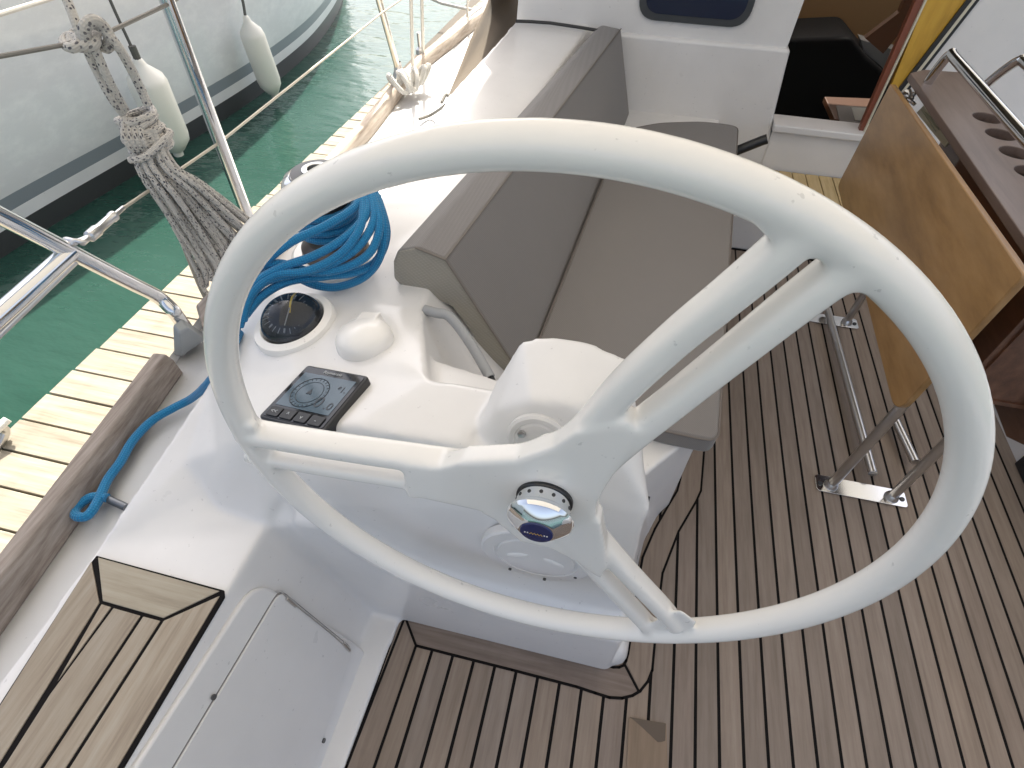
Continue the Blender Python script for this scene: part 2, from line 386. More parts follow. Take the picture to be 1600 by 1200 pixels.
col = [
 [V(-.74, -.8, .42), V(-.525, -.8, .42), c1, V(-.79, .27, .42)],
 [V(-.79, .27, .42), c1, c2, c3], [V(-.79, .27, .42), c3, c4, B_], [B_, c4, c5],
 [B_, c5, c6, R_, C_], [c6, c7, Q_, R_], [C_, R_, S_], [C_, S_, T_, E1_], [E1_, T_, E2_], [E2_, T_, V(-.33, 1.9, .63), E3_], [E3_, V(-.33, 1.9, .63), U_, E4_],
 # inboard slope behind the backrest
 [R_, V(-.21, .60, .39), V(-.20, .80, .39), S_], [S_, V(-.20, .80, .39), V(-.19, 1.2, .39), T_], [T_, V(-.19, 1.2, .39), V(-.16, 1.9, .39), V(-.33, 1.9, .63)], [V(-.33, 1.9, .63), V(-.16, 1.9, .39), V(-.12, 2.6, .39), U_],
 # seat base
 [V(-.23, .58, .35), V(.12, .66, .35), V(.27, .86, .35), V(.30, 2.2, .35), V(.34, 2.6, .35), V(-.16, 2.6, .35)],
]
for po in col: column(bm, [grow(po)], -.06)
# locker side under the coaming, leaning inboard to the floor
hull(bm, [V(-.60, -.8, .415), V(-.525, -.8, .415), V(-.524, c1.y, .415), V(-.60, c1.y, .415), V(-.60, -.8, -.06), V(-.385, -.8, -.06), V(-.385, .42, -.06), V(-.60, .42, -.06)])
# plain margin round the foot
hull(bm, [V(-.6, -.8, .006), V(-.352, -.8, .006), V(-.335, .412, .006), V(-.6, .43, .006), V(-.6, -.8, -.06), V(-.352, -.8, -.06), V(-.335, .412, -.06), V(-.6, .43, -.06)])
# aft face of the helm console with the arc-shaped lip that follows the wheel
hull(bm, [V(-.5, .415, 0), V(.165, .425, 0), V(.118, .452, .60), V(-.13, .46, .655), c5, c4, V(-.6, .40, .42), V(-.5, .7, 0), V(.15, .7, 0), V(-.4, .7, .60), V(.10, .62, .60)])
hull(bm, [c1, c2, c3, c4, c5, V(-.66, .56, .47), V(-.55, .56, .58), V(-.45, .56, .60), V(-.45, .50, .60)]+[V(p.x, p.y, .30) for p in (c1, c2, c3, c4, c5)]+[V(-.66, .56, .3), V(-.45, .56, .3)])
# lower lip (below the arc)
HUB = V(-.0275, .356, .779)
arc = [(-.475, .47), (-.416, .49), (-.385, .445), (-.353, .418), (-.295, .37), (-.238, .329), (-.16, .302), (-.079, .285), (.03, .262), (.155, .245)]
for (xa, za), (xb, zb) in zip(arc, arc[1:]):
    hull(bm, [V(xa, .378+.025*(1-za/.5), za-.035), V(xb, .378+.025*(1-zb/.5), zb-.035), V(xa, .43, za), V(xb, .43, zb), V(xa, .398, -.03), V(xb, .398, -.03), V(xa, .5, -.03), V(xb, .5, -.03)])
hull(bm, [V(-.60, .50, .0), V(-.60, .50, .44), c1+V(0, 0, -.01), V(-.40, .398, 0), V(-.40, .5, 0), V(-.46, .392, .42), V(-.475, .43, .47), V(-.40, .45, .42), c2+V(0, 0, -.02)])
# pedestal flank and seat front foot
hull(bm, [V(.10, .48, .55), V(.165, .43, 0), V(.0, .48, .55), V(.0, .43, 0), P(1004, 871, z=0)+V(-.013, .0, 0), P(1023, 827, z=0)+V(-.018, 0, 0), V(.09, .8, .3), V(.0, .8, .3), V(0, .8, 0), V(.09, .62, .55)])
hull(bm, [p+V(-.013, .004, 0) for p in (P(1004, 871, z=0), P(1023, 827, z=0), P(1042, 794, z=0), P(1058, 767, z=0), P(1067, 708, z=0))]+[V(.272, 1.2, 0), V(0, 1.2, 0), V(0, .7, 0), V(0, .7, .02), V(.11, .76, .36), V(.235, .99, .36), V(.255, 1.3, .36), V(0, 1.3, .36)])
# plinth around the pedestal foot
hull(bm, [V(-.34, .400, -.01), P(955, 1043, z=-.01), P(972, 1041, z=-.01), P(979, 1031, z=-.01), P(983, 1010, z=-.01), V(.205, .7, 0), V(-.34, .7, 0), V(-.34, .404, .03), P(955, 1043, z=-.0)+V(0, .004, .03), P(979, 1031, z=0)+V(-.004, .004, .03), V(-.34, .412, .05), V(.178, .428, .05), V(.18, .7, .05), V(-.34, .7, .05)])
# instrument pod on top of the pedestal
pd = [P(815, 530, y=.62), P(858, 522, y=.63), P(912, 528, y=.635), P(985, 560, y=.62), P(768, 606, y=.56), P(775, 640, y=.51), P(830, 627, y=.505), P(890, 632, y=.505), P(960, 660, y=.51)]
hull(bm, pd+[V(.125, .455, .60), V(-.15, .458, .60), V(-.155, .50, .655), V(.118, .46, .50), V(-.14, .46, .50), V(-.12, .62, .4), V(.06, .62, .4), P(1006, 777, y=.46), V(.10, .6, .45)])
# step and lower bulkhead foot
me = voxel('cockpit_moulding', bm, .0060, 12)
link('cockpit_moulding', me, GEL, boat)
from mathutils.bvhtree import BVHTree
BV = BVHTree.FromPolygons([v.co.copy() for v in me.vertices], [tuple(p.vertices) for p in me.polygons])
def hit(px, py):
    """where the sight line meets the cockpit moulding"""
    d = (RGT*((px-800)/FPX) + DWN*((py-600)/FPX) + FWD).normalized(); r = BV.ray_cast(CAM, d)
    return r[0]
def seat(px, py, spread=45):
    """point on the moulding and the mean surface normal round it"""
    pts = [hit(px+spread*math.cos(a), py+spread*.8*math.sin(a)) for a in [k_*math.pi/4 for k_ in range(8)]]
    c = sum(pts, Vector())/8; n = Vector()
    for i in range(8): n += (pts[i]-c).cross(pts[(i+1) % 8]-c)
    n.normalize()
    if n.dot(CAM-c) < 0: n = -n
    return c, n

# --- side deck
bm = bmesh.new()
sdk = [(-.80, -.9), (-.862, .2), (-.915, .72), (-.97, 1.3), (-.985, 2.0), (-1.01, 2.8), (-.98, 3.6), (-.84, 4.6), (-.54, 5.8), (-.14, 7)]
L_ = [bm.verts.new((x-.06, y, .375)) for x, y in sdk]; R2 = [bm.verts.new((x2, y, .385)) for x2, (x, y) in zip([-.6, -.6, -.55, -.5, -.5, -.45, -.4, -.3, -.0, .2], sdk)]
for i in range(len(L_)-1): bm.faces.new((L_[i], R2[i], R2[i+1], L_[i+1]))
o = fin('side_deck', bm, DECKW, boat, smooth=True); s = o.modifiers.new('s', 'SOLIDIFY'); s.thickness = .03; s.offset = -1
bm = bmesh.new(); rows = []
for z, dx in ((.40, -.062), (.2, -.05), (-.1, -.03), (-.5, .05), (-.8, .25)):
    rows.append([bm.verts.new((p.x+dx, p.y, z)) for p in smoothpath([(x, y, 0) for x, y in sdk], 4)])
for A, B in zip(rows, rows[1:]):
    for i in range(len(A)-1): bm.faces.new((A[i], A[i+1], B[i+1], B[i]))
fin('hull_side', bm, DECKW, boat, smooth=True, angle=180)
# teak toe rail: aft part ends under the pushpit foot, forward part beyond the stanchion
def rail(name, pts, w, h, mat):
    bm = bmesh.new(); pts = smoothpath(pts, 8); uv = None; rings = []
    for i, p in enumerate(pts):
        t = (pts[min(i+1, len(pts)-1)]-pts[max(i-1, 0)]).normalized(); s_ = Vector((t.y, -t.x, 0)).normalized()
        prof = [(-w/2, 0), (-w/2+.004, h*.75), (-w*.3, h), (w*.22, h), (w/2-.004, h*.72), (w/2, 0)]
        rings.append([bm.verts.new(p+s_*a+Vector((0, 0, b))) for a, b in prof])
    for A, B in zip(rings, rings[1:]):
        for k_ in range(6): bm.faces.new((A[k_], A[(k_+1) % 6], B[(k_+1) % 6], B[k_]))
    bm.faces.new(rings[0]); bm.faces.new(rings[-1][::-1])
    return fin(name, bm, mat, boat, bevel=.004)
RZ = .375
ri = lambda px, py: P(px, py, z=.42)
rail('toe_rail', [V(-.80, -.7, RZ), (ri(0, 920)), (ri(120, 745)), ri(268, 558)] and [V(*(ri(256, 560).xy+(ri(0, 905).xy-ri(256, 560).xy)*2.4), RZ), V(*((ri(0, 905)).xy), RZ), V(*((ri(256, 560)).xy), RZ)], .056, .062, TEAKR)
rail('toe_rail', [V(*P(330, 480, z=.42).xy, RZ), V(-.99, 1.25, RZ), V(*ri(524, 240).xy, RZ), V(*ri(572, 190).xy, RZ), V(*ri(622, 128).xy, RZ), V(*ri(660, 88).xy, RZ), V(*ri(700, 58).xy, RZ), V(-.97, 3.4, RZ), V(-.8, 4.6, RZ)], .055, .050, TEAKF)
if 0: rail('bulwark', [V(*ri(600, 180).xy, RZ), V(*ri(640, 112).xy, RZ), V(*ri(690, 72).xy, RZ), V(-1.0, 3.4, RZ), V(-.85, 4.6, RZ), V(-.5, 5.8, RZ)], .09, .075, DECKW)

# --- teak floor
W0, PW = -0.178456*CH, 0.0362560*CH
bm = bmesh.new(); box(bm, -.36, 1.285, -.9, 2.16, -.03, -.0009); fin('floor_caulking', bm, CAULK, boat)
bm = bmesh.new(); sg = .0070
i = -2
while W0+i*PW < 1.30:
    x0 = W0+i*PW+sg/2; x1 = x0+PW-sg; x1 = min(x1, 1.283)
    box(bm, x0, x1, -.9, 2.145, -.02, 0); i += 1
fin('floor_planks', bm, TEAK, boat)
def floorstrip(name, outer, inner, mat, caulk=True, up=.0016, w=.0056):
    """a margin plank between two polylines, with a caulked edge each side"""
    bm = bmesh.new(); n = min(len(outer), len(inner))
    if len(outer) != len(inner):
        def rs(pl, m):
            L = [0]
            for a, b in zip(pl, pl[1:]): L.append(L[-1]+(b-a).length)
            o_ = []
            for i_ in range(m):
                t_ = L[-1]*i_/(m-1); j_ = max(q_ for q_ in range(len(L)-1) if L[q_] <= t_+1e-9); o_.append(pl[j_].lerp(pl[j_+1], min(1, (t_-L[j_])/(L[j_+1]-L[j_]))))
            return o_
        outer, inner = rs(outer, 14), rs(inner, 14); n = 14
    for i in range(n-1):
        prism(bm, [outer[i], outer[i+1], inner[i+1], inner[i]], (0, 0, up))
    bmesh.ops.remove_doubles(bm, verts=bm.verts, dist=1e-5)
    o = fin(name, bm, mat, boat)
    bm = bmesh.new()
    for pl in (outer, inner):
        for a, b in zip(pl, pl[1:]):
            t = (b-a).normalized(); s_ = Vector((-t.y, t.x, 0))*w/2
            prism(bm, [a-s_-t*w*.4, b-s_+t*w*.4, b+s_+t*w*.4, a+s_-t*w*.4], (0, 0, up+.0006))
    fin('margin_caulking', bm, CAULK, boat)
F = lambda px, py: P(px, py, z=0.0)
# side margin (left), top margin, corner, forward margin
floorstrip('margin_plank', [F(633, 964), V(-.3375, .1, 0), V(-.345, -.6, 0)], [F(650, 1009), V(F(650, 1009).x-.004, .1, 0), V(F(650, 1009).x-.006, -.6, 0)], TEAK)
floorstrip('margin_plank', [F(633, 964), F(800, 1005), F(900, 1030), F(940, 1039), F(958, 1043), F(967, 1043), F(974, 1040), F(978, 1033)], [F(650, 1009), F(800, 1047), F(900, 1073), F(930, 1083), F(952, 1090), F(972, 1091), F(988, 1087), F(1000, 1080)], TEAKX)
floorstrip('margin_plank', [F(978, 1033), F(981, 1022), F(983, 1010), F(994, 930), F(1004, 871), F(1023, 827), F(1042, 794), F(1058, 767), F(1063, 748), F(1067, 708), F(1080, 600)],
           [F(1000, 1080), F(1012, 1065), F(1019, 1047), F(1027, 960), F(1035, 896), F(1060, 831), F(1088, 783), F(1095, 767), F(1099, 717), F(1101, 690), F(1110, 600)], TEAK)
bm = bmesh.new()
for a, b in ((F(633, 964), F(650, 1009)), (F(975, 1037), F(999, 1083))):
    t = (b-a).normalized(); s_ = Vector((-t.y, t.x, 0))*.0028
    prism(bm, [a-s_, b-s_, b+s_, a+s_], (0, 0, .0026)); fin('mitre_caulking', bm, CAULK, boat); bm = bmesh.new()
bm.free()
# floor hatch with finger hole
hp = [F(982, 1122), F(1041, 1132), F(1046, 1300), F(975, 1300)]
bm = bmesh.new(); prism(bm, [p+V(0, 0, .0004) for p in hp], (0, 0, .0022)); fin('hatch_plank', bm, teak('paler_teak', [(.20, .145, .10), (.235, .172, .12), (.27, .20, .145)], vary=.02), boat)
bm = bmesh.new(); s1 = F(984, 1121); s2 = F(1040, 1131)
sc = [s1, s2]; mid = (s1+s2)/2
ov = [s1.lerp(s2, t)+V(.0, -.047*(t**1.1 if t < .8 else t**1.1*(1-(t-.8)*1.6)), 0) for t in [k_/10 for k_ in range(11)]][::-1]
prism(bm, [p+V(0, 0, .001) for p in [s1]+[s2]+ov[:-1]], (0, 0, .0021)); fin('finger_recess', bm, simple('recess_wood', (.12, .092, .07), .8), boat)

# --- teak on the helm seat (coaming top)
SZ = .4205
G = lambda px, py: P(px, py, z=SZ)
def slab(bm, pts, h=.006): prism(bm, pts, (0, 0, h))
c_out = [G(153, 870), G(351, 924), G(352, 934), V(-.5365, -.6, SZ), V(-.745, -.6, SZ), G(0, 1106), G(142, 884)]
bm = bmesh.new(); slab(bm, [p for p in c_out], .0045); fin('seat_caulking', bm, CAULK, boat)
def inset_poly(pts, d):
    c = []
    m = len(pts); area = sum(pts[i].x*pts[(i+1) % m].y-pts[(i+1) % m].x*pts[i].y for i in range(m)); sg_ = 1 if area > 0 else -1
    for i in range(m):
        p, a, b = pts[i], pts[i-1], pts[(i+1) % m]
        t1 = (p-a).normalized(); t2 = (b-p).normalized(); n1 = V(-t1.y, t1.x, 0)*sg_; n2 = V(-t2.y, t2.x, 0)*sg_
        bis = (n1+n2); bis = bis/max(.3, bis.dot(n1)) if bis.length > .01 else n1
        c.append(p+bis*d)
    return c
i1, i2 = G(161, 943), G(257, 970)
def far(p, dx=0): return V(p.x+dx, -.6, SZ)
bm = bmesh.new(); slab(bm, inset_poly([G(153, 870), G(351, 925), i2, i1], .0024), .0065); fin('seat_plank', bm, TEAKSX, boat, bevel=.001)
a1 = G(95, 1050); a2 = G(0, 1213); p_r1 = G(236, 963); 
bm = bmesh.new()
le = G(147, 874)
slab(bm, inset_poly([le, i1, G(80, 1075), G(5, 1196), V(-.70, -.6, SZ), V(-.74, -.6, SZ), G(0, 1106)], .0028), .0065)            # outboard margin
slab(bm, inset_poly([i1, G(180, 949), G(92, 1068)], .0024), .0065)                                                          # sliver
slab(bm, inset_poly([G(180, 949), G(226, 962), G(70, 1200), V(-.63, -.6, SZ), V(-.70, -.6, SZ), G(12, 1192), G(80, 1085)], .0028), .0065)
slab(bm, inset_poly([G(226, 962), i2, G(110, 1200), V(-.595, -.6, SZ), V(-.63, -.6, SZ), G(70, 1200)], .0028), .0065)
slab(bm, inset_poly([i2, G(351, 928), V(-.537, -.6, SZ), V(-.595, -.6, SZ), G(110, 1200)], .0028), .0065)                      # inboard margin
fin('seat_plank', bm, TEAKS, boat, bevel=.001)

# --- locker door in the sloping side below the coaming
def LP(px, py, off=0.0):
    n = V(.42, 0, .132).normalized(); d = (P(px, py, r=1)-CAM); o = V(-.5225, 0, .415)+n*off
    return CAM+d*((o-CAM).dot(n)/d.dot(n))
nrm = V(.42, 0, .132).normalized()
lk = boat
fr = roundpoly([LP(398, 905), LP(575, 1020), LP(523, 1185), LP(440, 1420), LP(60, 1420)], [.05, .05, .02, .02, .02])
bm = bmesh.new(); prism(bm, [p-nrm*.006 for p in fr], nrm*.013); fin('locker_frame', bm, GEL, boat, bevel=.006, seg=3)
dr = roundpoly([LP(436, 922, .007), LP(549, 1014, .007), LP(500, 1160, .007), LP(415, 1400, .007), LP(150, 1400, .007)], [.022, .022, 0, .02, .02])
bm = bmesh.new(); g2 = inset_poly([V(p.x, p.y, p.z) for p in dr], 0) 
prism(bm, [p+nrm*.0 for p in dr], nrm*.0045); 
door = fin('locker_door', bm, GEL, boat, bevel=.0018)
bm = bmesh.new(); cen = sum(dr, Vector())/len(dr)
prism(bm, [p+(p-cen).normalized()*.0028-nrm*.001 for p in dr], nrm*.0016); fin('door_seam', bm, simple('seam_shadow_grey', (.22, .215, .21), .8), boat)
bm = bmesh.new(); tube(bm, [LP(440, 925, .012), LP(458, 942, .014), LP(520, 992, .014), LP(545, 1016, .012)], .0016, 8, sm=3)
for p, q in (((448, 934), (462, 946)), ((536, 1005), (546, 1016))): tube(bm, [LP(*p, .013), LP(*q, .013)], .0042, 8, sm=0)
fin('hinge', bm, STEELR, boat, smooth=True)
for p in ((333, 1089), (505, 1157)):
    bm = bmesh.new(); lathe(bm, [(0, .0), (.0045, 0), (.0045, .003), (.002, .003), (0, .001)], LP(*p, .010), nrm, 12); fin('screw', bm, simple('small_dark_screw', (.15, .15, .15), .4, .7), boat, smooth=True)

# --- forward bulkhead with companionway
BY = 2.56
def bp(px, py): return P(px, py, y=BY)
bm = bmesh.new()
up = [bp(760, 49), bp(808, 31), bp(937, 48), bp(1100, 62), bp(1240, 75), bp(1262, -30), V(.50, BY, 1.05), V(-.9, BY, 1.05), V(-.9, BY, .66)]
prism(bm, [V(-.565, BY+.02, .62), V(.508, BY+.02, .62), V(.515, BY+.02, 1.1), V(-.53, BY+.02, 1.1)], (0, .05, 0))
fin('upper_bulkhead', bm, GEL, boat, bevel=.004)
bm = bmesh.new()
lo = [V(-.26, BY, .635), bp(1236, 78), bp(1232, 92), bp(1207, 192), V(.60, BY, .12), V(-.26, BY, .12)]
prism(bm, lo, (0, .09, 0)); fin('lower_bulkhead', bm, GEL, boat, bevel=.014, seg=4)
bm = bmesh.new(); prism(bm, [V(.56, BY-.005, .12), V(.9525, BY-.005, .12), V(.952, BY-.005, .33), V(.56, BY-.005, .33)], (0, .09, 0))
box(bm, .553, .97, BY-.03, BY+.09, .336, .366)
fin('companionway_sill', bm, GEL, boat, bevel=.006, seg=3)
bm = bmesh.new(); box(bm, .30, 1.35, 2.15, 2.5585, .0, .158); fin('bridge_step', bm, GEL, boat, bevel=.012, seg=3)
bm = bmesh.new(); tp = .056
for k_ in range(14):
    x = .36+k_*tp; box(bm, x+.0025, min(x+tp-.0025, 1.25), 2.19, 2.545, .158, .171)
fin('step_planks', bm, STEPT, boat)
bm = bmesh.new(); box(bm, .345, 1.26, 2.182, 2.552, .15, .1635); fin('step_caulking', bm, simple('brown_caulk', (.10, .06, .03), .7), boat)
# ledge seam on coaming under bulkhead
bm = bmesh.new(); tube(bm, [P(806, 33, z=.664), P(860, 36, z=.664), P(937, 48, z=.66)], .006, 8, sm=2); fin('rubber_seal', bm, BLACKP, boat, smooth=True)
# window in upper bulkhead
wy = BY+.018
wc = [P(996, -60, y=wy), P(1003, 8, y=wy), P(1022, 33, y=wy), P(1150, 38, y=wy), P(1172, 20, y=wy), P(1185, -60, y=wy)]
wx0, wx1 = P(999, 0, y=wy).x, P(1180, 0, y=wy).x; wz0 = P(1090, 37, y=wy).z
def rrect(x0, x1, z0, z1, y, r): return roundpoly([V(x0, y, z0), V(x1, y, z0), V(x1, y, z1), V(x0, y, z1)], r, 8)
bm = bmesh.new(); prism(bm, rrect(wx0, wx1, wz0, wz0+.24, wy-.012, .075), (0, .016, 0)); fin('window_frame', bm, simple('dark_window_frame', (.05, .055, .06), .4), boat, bevel=.004)
bm = bmesh.new(); prism(bm, rrect(wx0+.025, wx1-.025, wz0+.025, wz0+.215, wy-.0155, .06), (0, .004, 0)); fin('window_pane', bm, simple('tinted_glass', (.012, .02, .045), .04), boat)
# right side of the companionway: wood trim, yellow board, white bulkhead
bm = bmesh.new(); 
prism(bm, [P(1340, 209, y=BY+.01), P(1349, 207, y=BY+.01), P(1450, -10, y=BY+.01), P(1435, -10, y=BY+.01)], (0, .03, 0)); fin('wood_trim', bm, simple('red_brown_trim', (.22, .07, .04), .35), boat, bevel=.003)
bm = bmesh.new(); prism(bm, [V(.956, BY+.012, .2), V(1.09, BY+.012, .2)]+[P(1530, -12, y=BY+.012), P(1452, -12, y=BY+.012)], (0, .02, 0)); fin('wooden_board', bm, YELW, boat)
bm = bmesh.new(); prism(bm, [P(1349, 207, y=BY), P(1352, 207, y=BY), P(1454, -10, y=BY), P(1450, -10, y=BY)], (0, .02, 0))
a, b = P(1434, 110, y=BY-.01), P(1527, -10, y=BY-.01); d_ = (b-a); a = a-d_*.45
prism(bm, [a, a+V(.012, 0, 0), b+V(.012, 0, 0), b], (0, .03, 0)); fin('slide_channel', bm, simple('pale_channel', (.62, .58, .46), .35), boat, bevel=.002)
bm = bmesh.new(); 
prism(bm, [a+V(.012, 0, 0), b+V(.012, 0, 0), b+V(.022, 0, 0), a+V(.022, 0, 0)], (0, .02, 0)); prism(bm, [a+V(-.01, .012, 0), b+V(-.01, .012, 0), b, a], (0, .02, 0)); fin('slide_gap', bm, BLACKP, boat)
bm = bmesh.new(); prism(bm, [V(a.x+.02, BY-.0, a.z), b+V(.022, .01, 0), V(2.4, BY, b.z), V(2.4, BY, -.05), V(a.x, BY, -.05)], (0, .05, 0)); fin('starboard_bulkhead', bm, GEL, boat, bevel=.006)
# cabin interior
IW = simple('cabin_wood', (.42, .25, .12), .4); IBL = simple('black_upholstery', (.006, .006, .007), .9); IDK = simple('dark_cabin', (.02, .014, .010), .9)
bm = bmesh.new()
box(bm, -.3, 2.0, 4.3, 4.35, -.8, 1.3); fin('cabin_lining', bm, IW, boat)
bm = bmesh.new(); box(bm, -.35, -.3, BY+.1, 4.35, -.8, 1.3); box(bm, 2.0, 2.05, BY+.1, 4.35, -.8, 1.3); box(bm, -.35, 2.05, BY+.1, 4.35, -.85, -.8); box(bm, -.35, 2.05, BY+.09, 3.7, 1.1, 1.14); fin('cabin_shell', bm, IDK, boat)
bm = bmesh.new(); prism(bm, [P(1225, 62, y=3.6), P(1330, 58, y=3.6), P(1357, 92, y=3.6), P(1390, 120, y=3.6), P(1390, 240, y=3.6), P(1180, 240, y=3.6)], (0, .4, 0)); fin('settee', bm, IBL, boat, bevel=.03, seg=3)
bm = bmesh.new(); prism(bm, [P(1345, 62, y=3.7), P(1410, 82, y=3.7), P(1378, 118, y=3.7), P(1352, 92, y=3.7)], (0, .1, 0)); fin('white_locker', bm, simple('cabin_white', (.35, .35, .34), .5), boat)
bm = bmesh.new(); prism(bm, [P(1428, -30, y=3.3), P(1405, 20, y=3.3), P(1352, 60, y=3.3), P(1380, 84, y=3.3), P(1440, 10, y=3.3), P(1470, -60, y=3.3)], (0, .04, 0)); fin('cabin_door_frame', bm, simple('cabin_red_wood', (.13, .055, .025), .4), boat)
ch = [P(1286, 160, y=2.66), P(1358, 160, y=2.66), P(1358, 205, y=2.61), P(1302, 200, y=2.61)]
bm = bmesh.new(); prism(bm, [P(1284, 160, z=.20), P(1362, 163, z=.20), P(1350, 204, z=.20), P(1300, 196, z=.20)], (0, 0, .03)); fin('ladder_step', bm, simple('ladder_wood', (.07, .028, .012), .4), boat, bevel=.005)
bm = bmesh.new(); prism(bm, [P(1306, 166, z=.232), P(1358, 168, z=.232), P(1350, 196, z=.232), P(1312, 192, z=.232)], (0, 0, .004)); fin('step_tread', bm, simple('tread_grey', (.10, .095, .09), .5), boat)
bm = bmesh.new(); prism(bm, [P(1330, 168, z=.237), P(1358, 170, z=.237), P(1351, 190, z=.237), P(1336, 188, z=.237)], (0, 0, .003)); fin('step_grip', bm, simple('grip_pale', (.3, .3, .27), .5), boat)
# starboard seat side
bm = bmesh.new(); box(bm, 1.268, 1.40, -.9, 2.56, -.05, .30); box(bm, 1.36, 2.3, -.9, 2.56, -.05, .38)
fin('starboard_seat', bm, GEL, boat, bevel=.02, seg=3)
bm = bmesh.new(); box(bm, 1.258, 1.275, .9, 1.235, .0, .16); fin('black_vent', bm, BLACKP, boat, bevel=.004)
# inspection plate and shaft flange on the console's aft face
def facept(px, py): return P(px, py, y=.418)
ic = P(838, 868, y=.424); IN = V(0, -1, -.06).normalized()
bm = bmesh.new(); lathe(bm, [(0, -.01), (.098, -.01), (.098, .0035), (.094, .006), (.074, .006), (.073, .0035), (.069, .0035), (.067, .0065), (0, .0065)], ic, IN, 64); ip = fin('inspection_plate', bm, GEL, boat, smooth=True, angle=25)
DSC = simple('dull_screw', (.12, .12, .12), .4, .8)
for k_ in range(8):
    an = 2*math.pi*(k_+.3)/8; bm = bmesh.new(); lathe(bm, [(0, .0), (.0030, 0), (.0030, .0045), (.0015, .0045), (0, .003)], ic+V(math.cos(an)*.086, 0, math.sin(an)*.086), IN, 10); fin('screw', bm, DSC, boat, smooth=True)
for sx in (-1, 1):
    bm = bmesh.new(); bmesh.ops.create_uvsphere(bm, u_segments=20, v_segments=12, radius=1, matrix=Matrix.Translation(ic+IN*.0062+V(sx*.032, 0, 0))@Matrix.Rotation(sx*.5, 4, 'Y')@Matrix.Diagonal((.022, .0035, .0085, 1))); fin('finger_grip', bm, GEL, boat, smooth=True)
sc_, sn_ = seat(840, 690, 22); sn_ = (sn_+V(0, -.6, 0)).normalized(); sc_ = sc_+V(0, .004, 0)
bm = bmesh.new(); lathe(bm, [(0, -.01), (.047, -.01), (.047, .003), (.043, .006), (.036, .006), (.034, .004), (.03, .006), (0, .006)], sc_, sn_, 48); fin('shaft_flange', bm, GEL, boat, smooth=True, angle=25)
bm = bmesh.new(); q = sc_+sn_*.004+V(-.024, 0, .012); lathe(bm, [(0, 0), (.006, 0), (.006, .004), (.003, .004), (0, .002)], q, sn_, 14); fin('screw', bm, STEELR, boat, smooth=True)
# grey trim under the backrest
bm = bmesh.new(); tube(bm, [P(664, 484, r=1.165), P(682, 489, r=1.15), P(700, 493, r=1.14), P(720, 515, r=1.13), P(742, 548, r=1.115), P(766, 590, r=1.09)], .0105, 12); fin('backrest_trim', bm, GREYP, boat, smooth=True)
bm = bmesh.new(); tube(bm, [P(750, 560, r=1.13), P(767, 592, r=1.09), P(770, 604, r=1.05)], .008, 8); fin('seal_strip', bm, BLACKP, boat, smooth=True)
# moulded ribs under the port seat
bm = bmesh.new(); 
for a, b in (((1030, 690), (1020, 755)), ((1012, 715), (1005, 740))): tube(bm, [P(*a, r=1.52), P(*b, r=1.50)], .012, 8, sm=0)
fin('seat_rib', bm, GEL, boat, smooth=True)
bm = bmesh.new(); tube(bm, [P(1012, 775, r=1.33), P(1008, 792, r=1.33)], .006, 8, sm=0); fin('seat_catch', bm, BLACKP, boat, smooth=True)
# dark lanyard tube on the side deck
bm = bmesh.new(); tube(bm, [P(161, 776, z=.392), P(198, 793, z=.392)], .0075, 12, sm=0); fin('padeye_tube', bm, simple('dull_grey_metal', (.16, .17, .18), .35, .6), boat, smooth=True)

# ------------------------------------------------------------------ bimini and sprayhood (the shade)
bi = thing('bimini', (.2, .8, 2.05), 'taut canvas sun awning on hoops stretched over the cockpit above the view', 'awning')
k = N('awning_canvas'); k.set(Roughness=.9, Base_Color=(.62, .60, .56, 1))
tr = k.n('ShaderNodeBsdfTranslucent'); tr.inputs[0].default_value = (.64, .60, .54, 1); mx = k.n('ShaderNodeMixShader'); mx.inputs[0].default_value = .35
k.l(k.b.outputs[0], mx.inputs[1]); k.l(tr.outputs[0], mx.inputs[2]); k.l(mx.outputs[0], k.t.nodes['Material Output'].inputs[0])
bm = bmesh.new(); g = []
for j in range(13):
    row = []
    for i in range(17):
        x = -1.50+i*(3.6/16); y = -1.0+j*(3.75/12); z = 2.02+.10*(1-((x-.3)/1.8)**2)-.012*math.cos(j*math.pi/2)
        row.append(bm.verts.new((x, y, z)))
    g.append(row)
for j in range(12):
    for i in range(16): bm.faces.new((g[j][i], g[j][i+1], g[j+1][i+1], g[j+1][i]))
fin('canopy', bm, k.m, bi, smooth=True)
bm = bmesh.new(); g = []  # unseen sheet added to shade the cushions and leave a coaming sun strip
for j in range(9):
    row = []
    for i in range(13):
        x = -.79+i*(2.8/12); y = 2.66+j*(1.98/8); z = 2.015+.09*(1-((x-.5)/1.5)**2)-.05*(j/8)**2
        row.append(bm.verts.new((x, y, z)))
    g.append(row)
for j in range(8):
    for i in range(12): bm.faces.new((g[j][i], g[j][i+1], g[j+1][i+1], g[j+1][i]))
fin('added_shade_canopy', bm, k.m, bi, smooth=True)
for y in (-.95, .8, 2.7):
    bm = bmesh.new(); tube(bm, [(-1.2 if y < 2 else -1.1, min(y, 1.9)*.3+.3 if y > 0 else -.9, .42), (-1.46, y, 1.9), (-1.3, y, 2.02), (.3, y, 2.10), (1.9, y, 2.02), (2.06, y, 1.9), (2.1, y*.5, .6)][1:-1], .0125, 8); fin('hoop', bm, STEEL, bi, smooth=True)

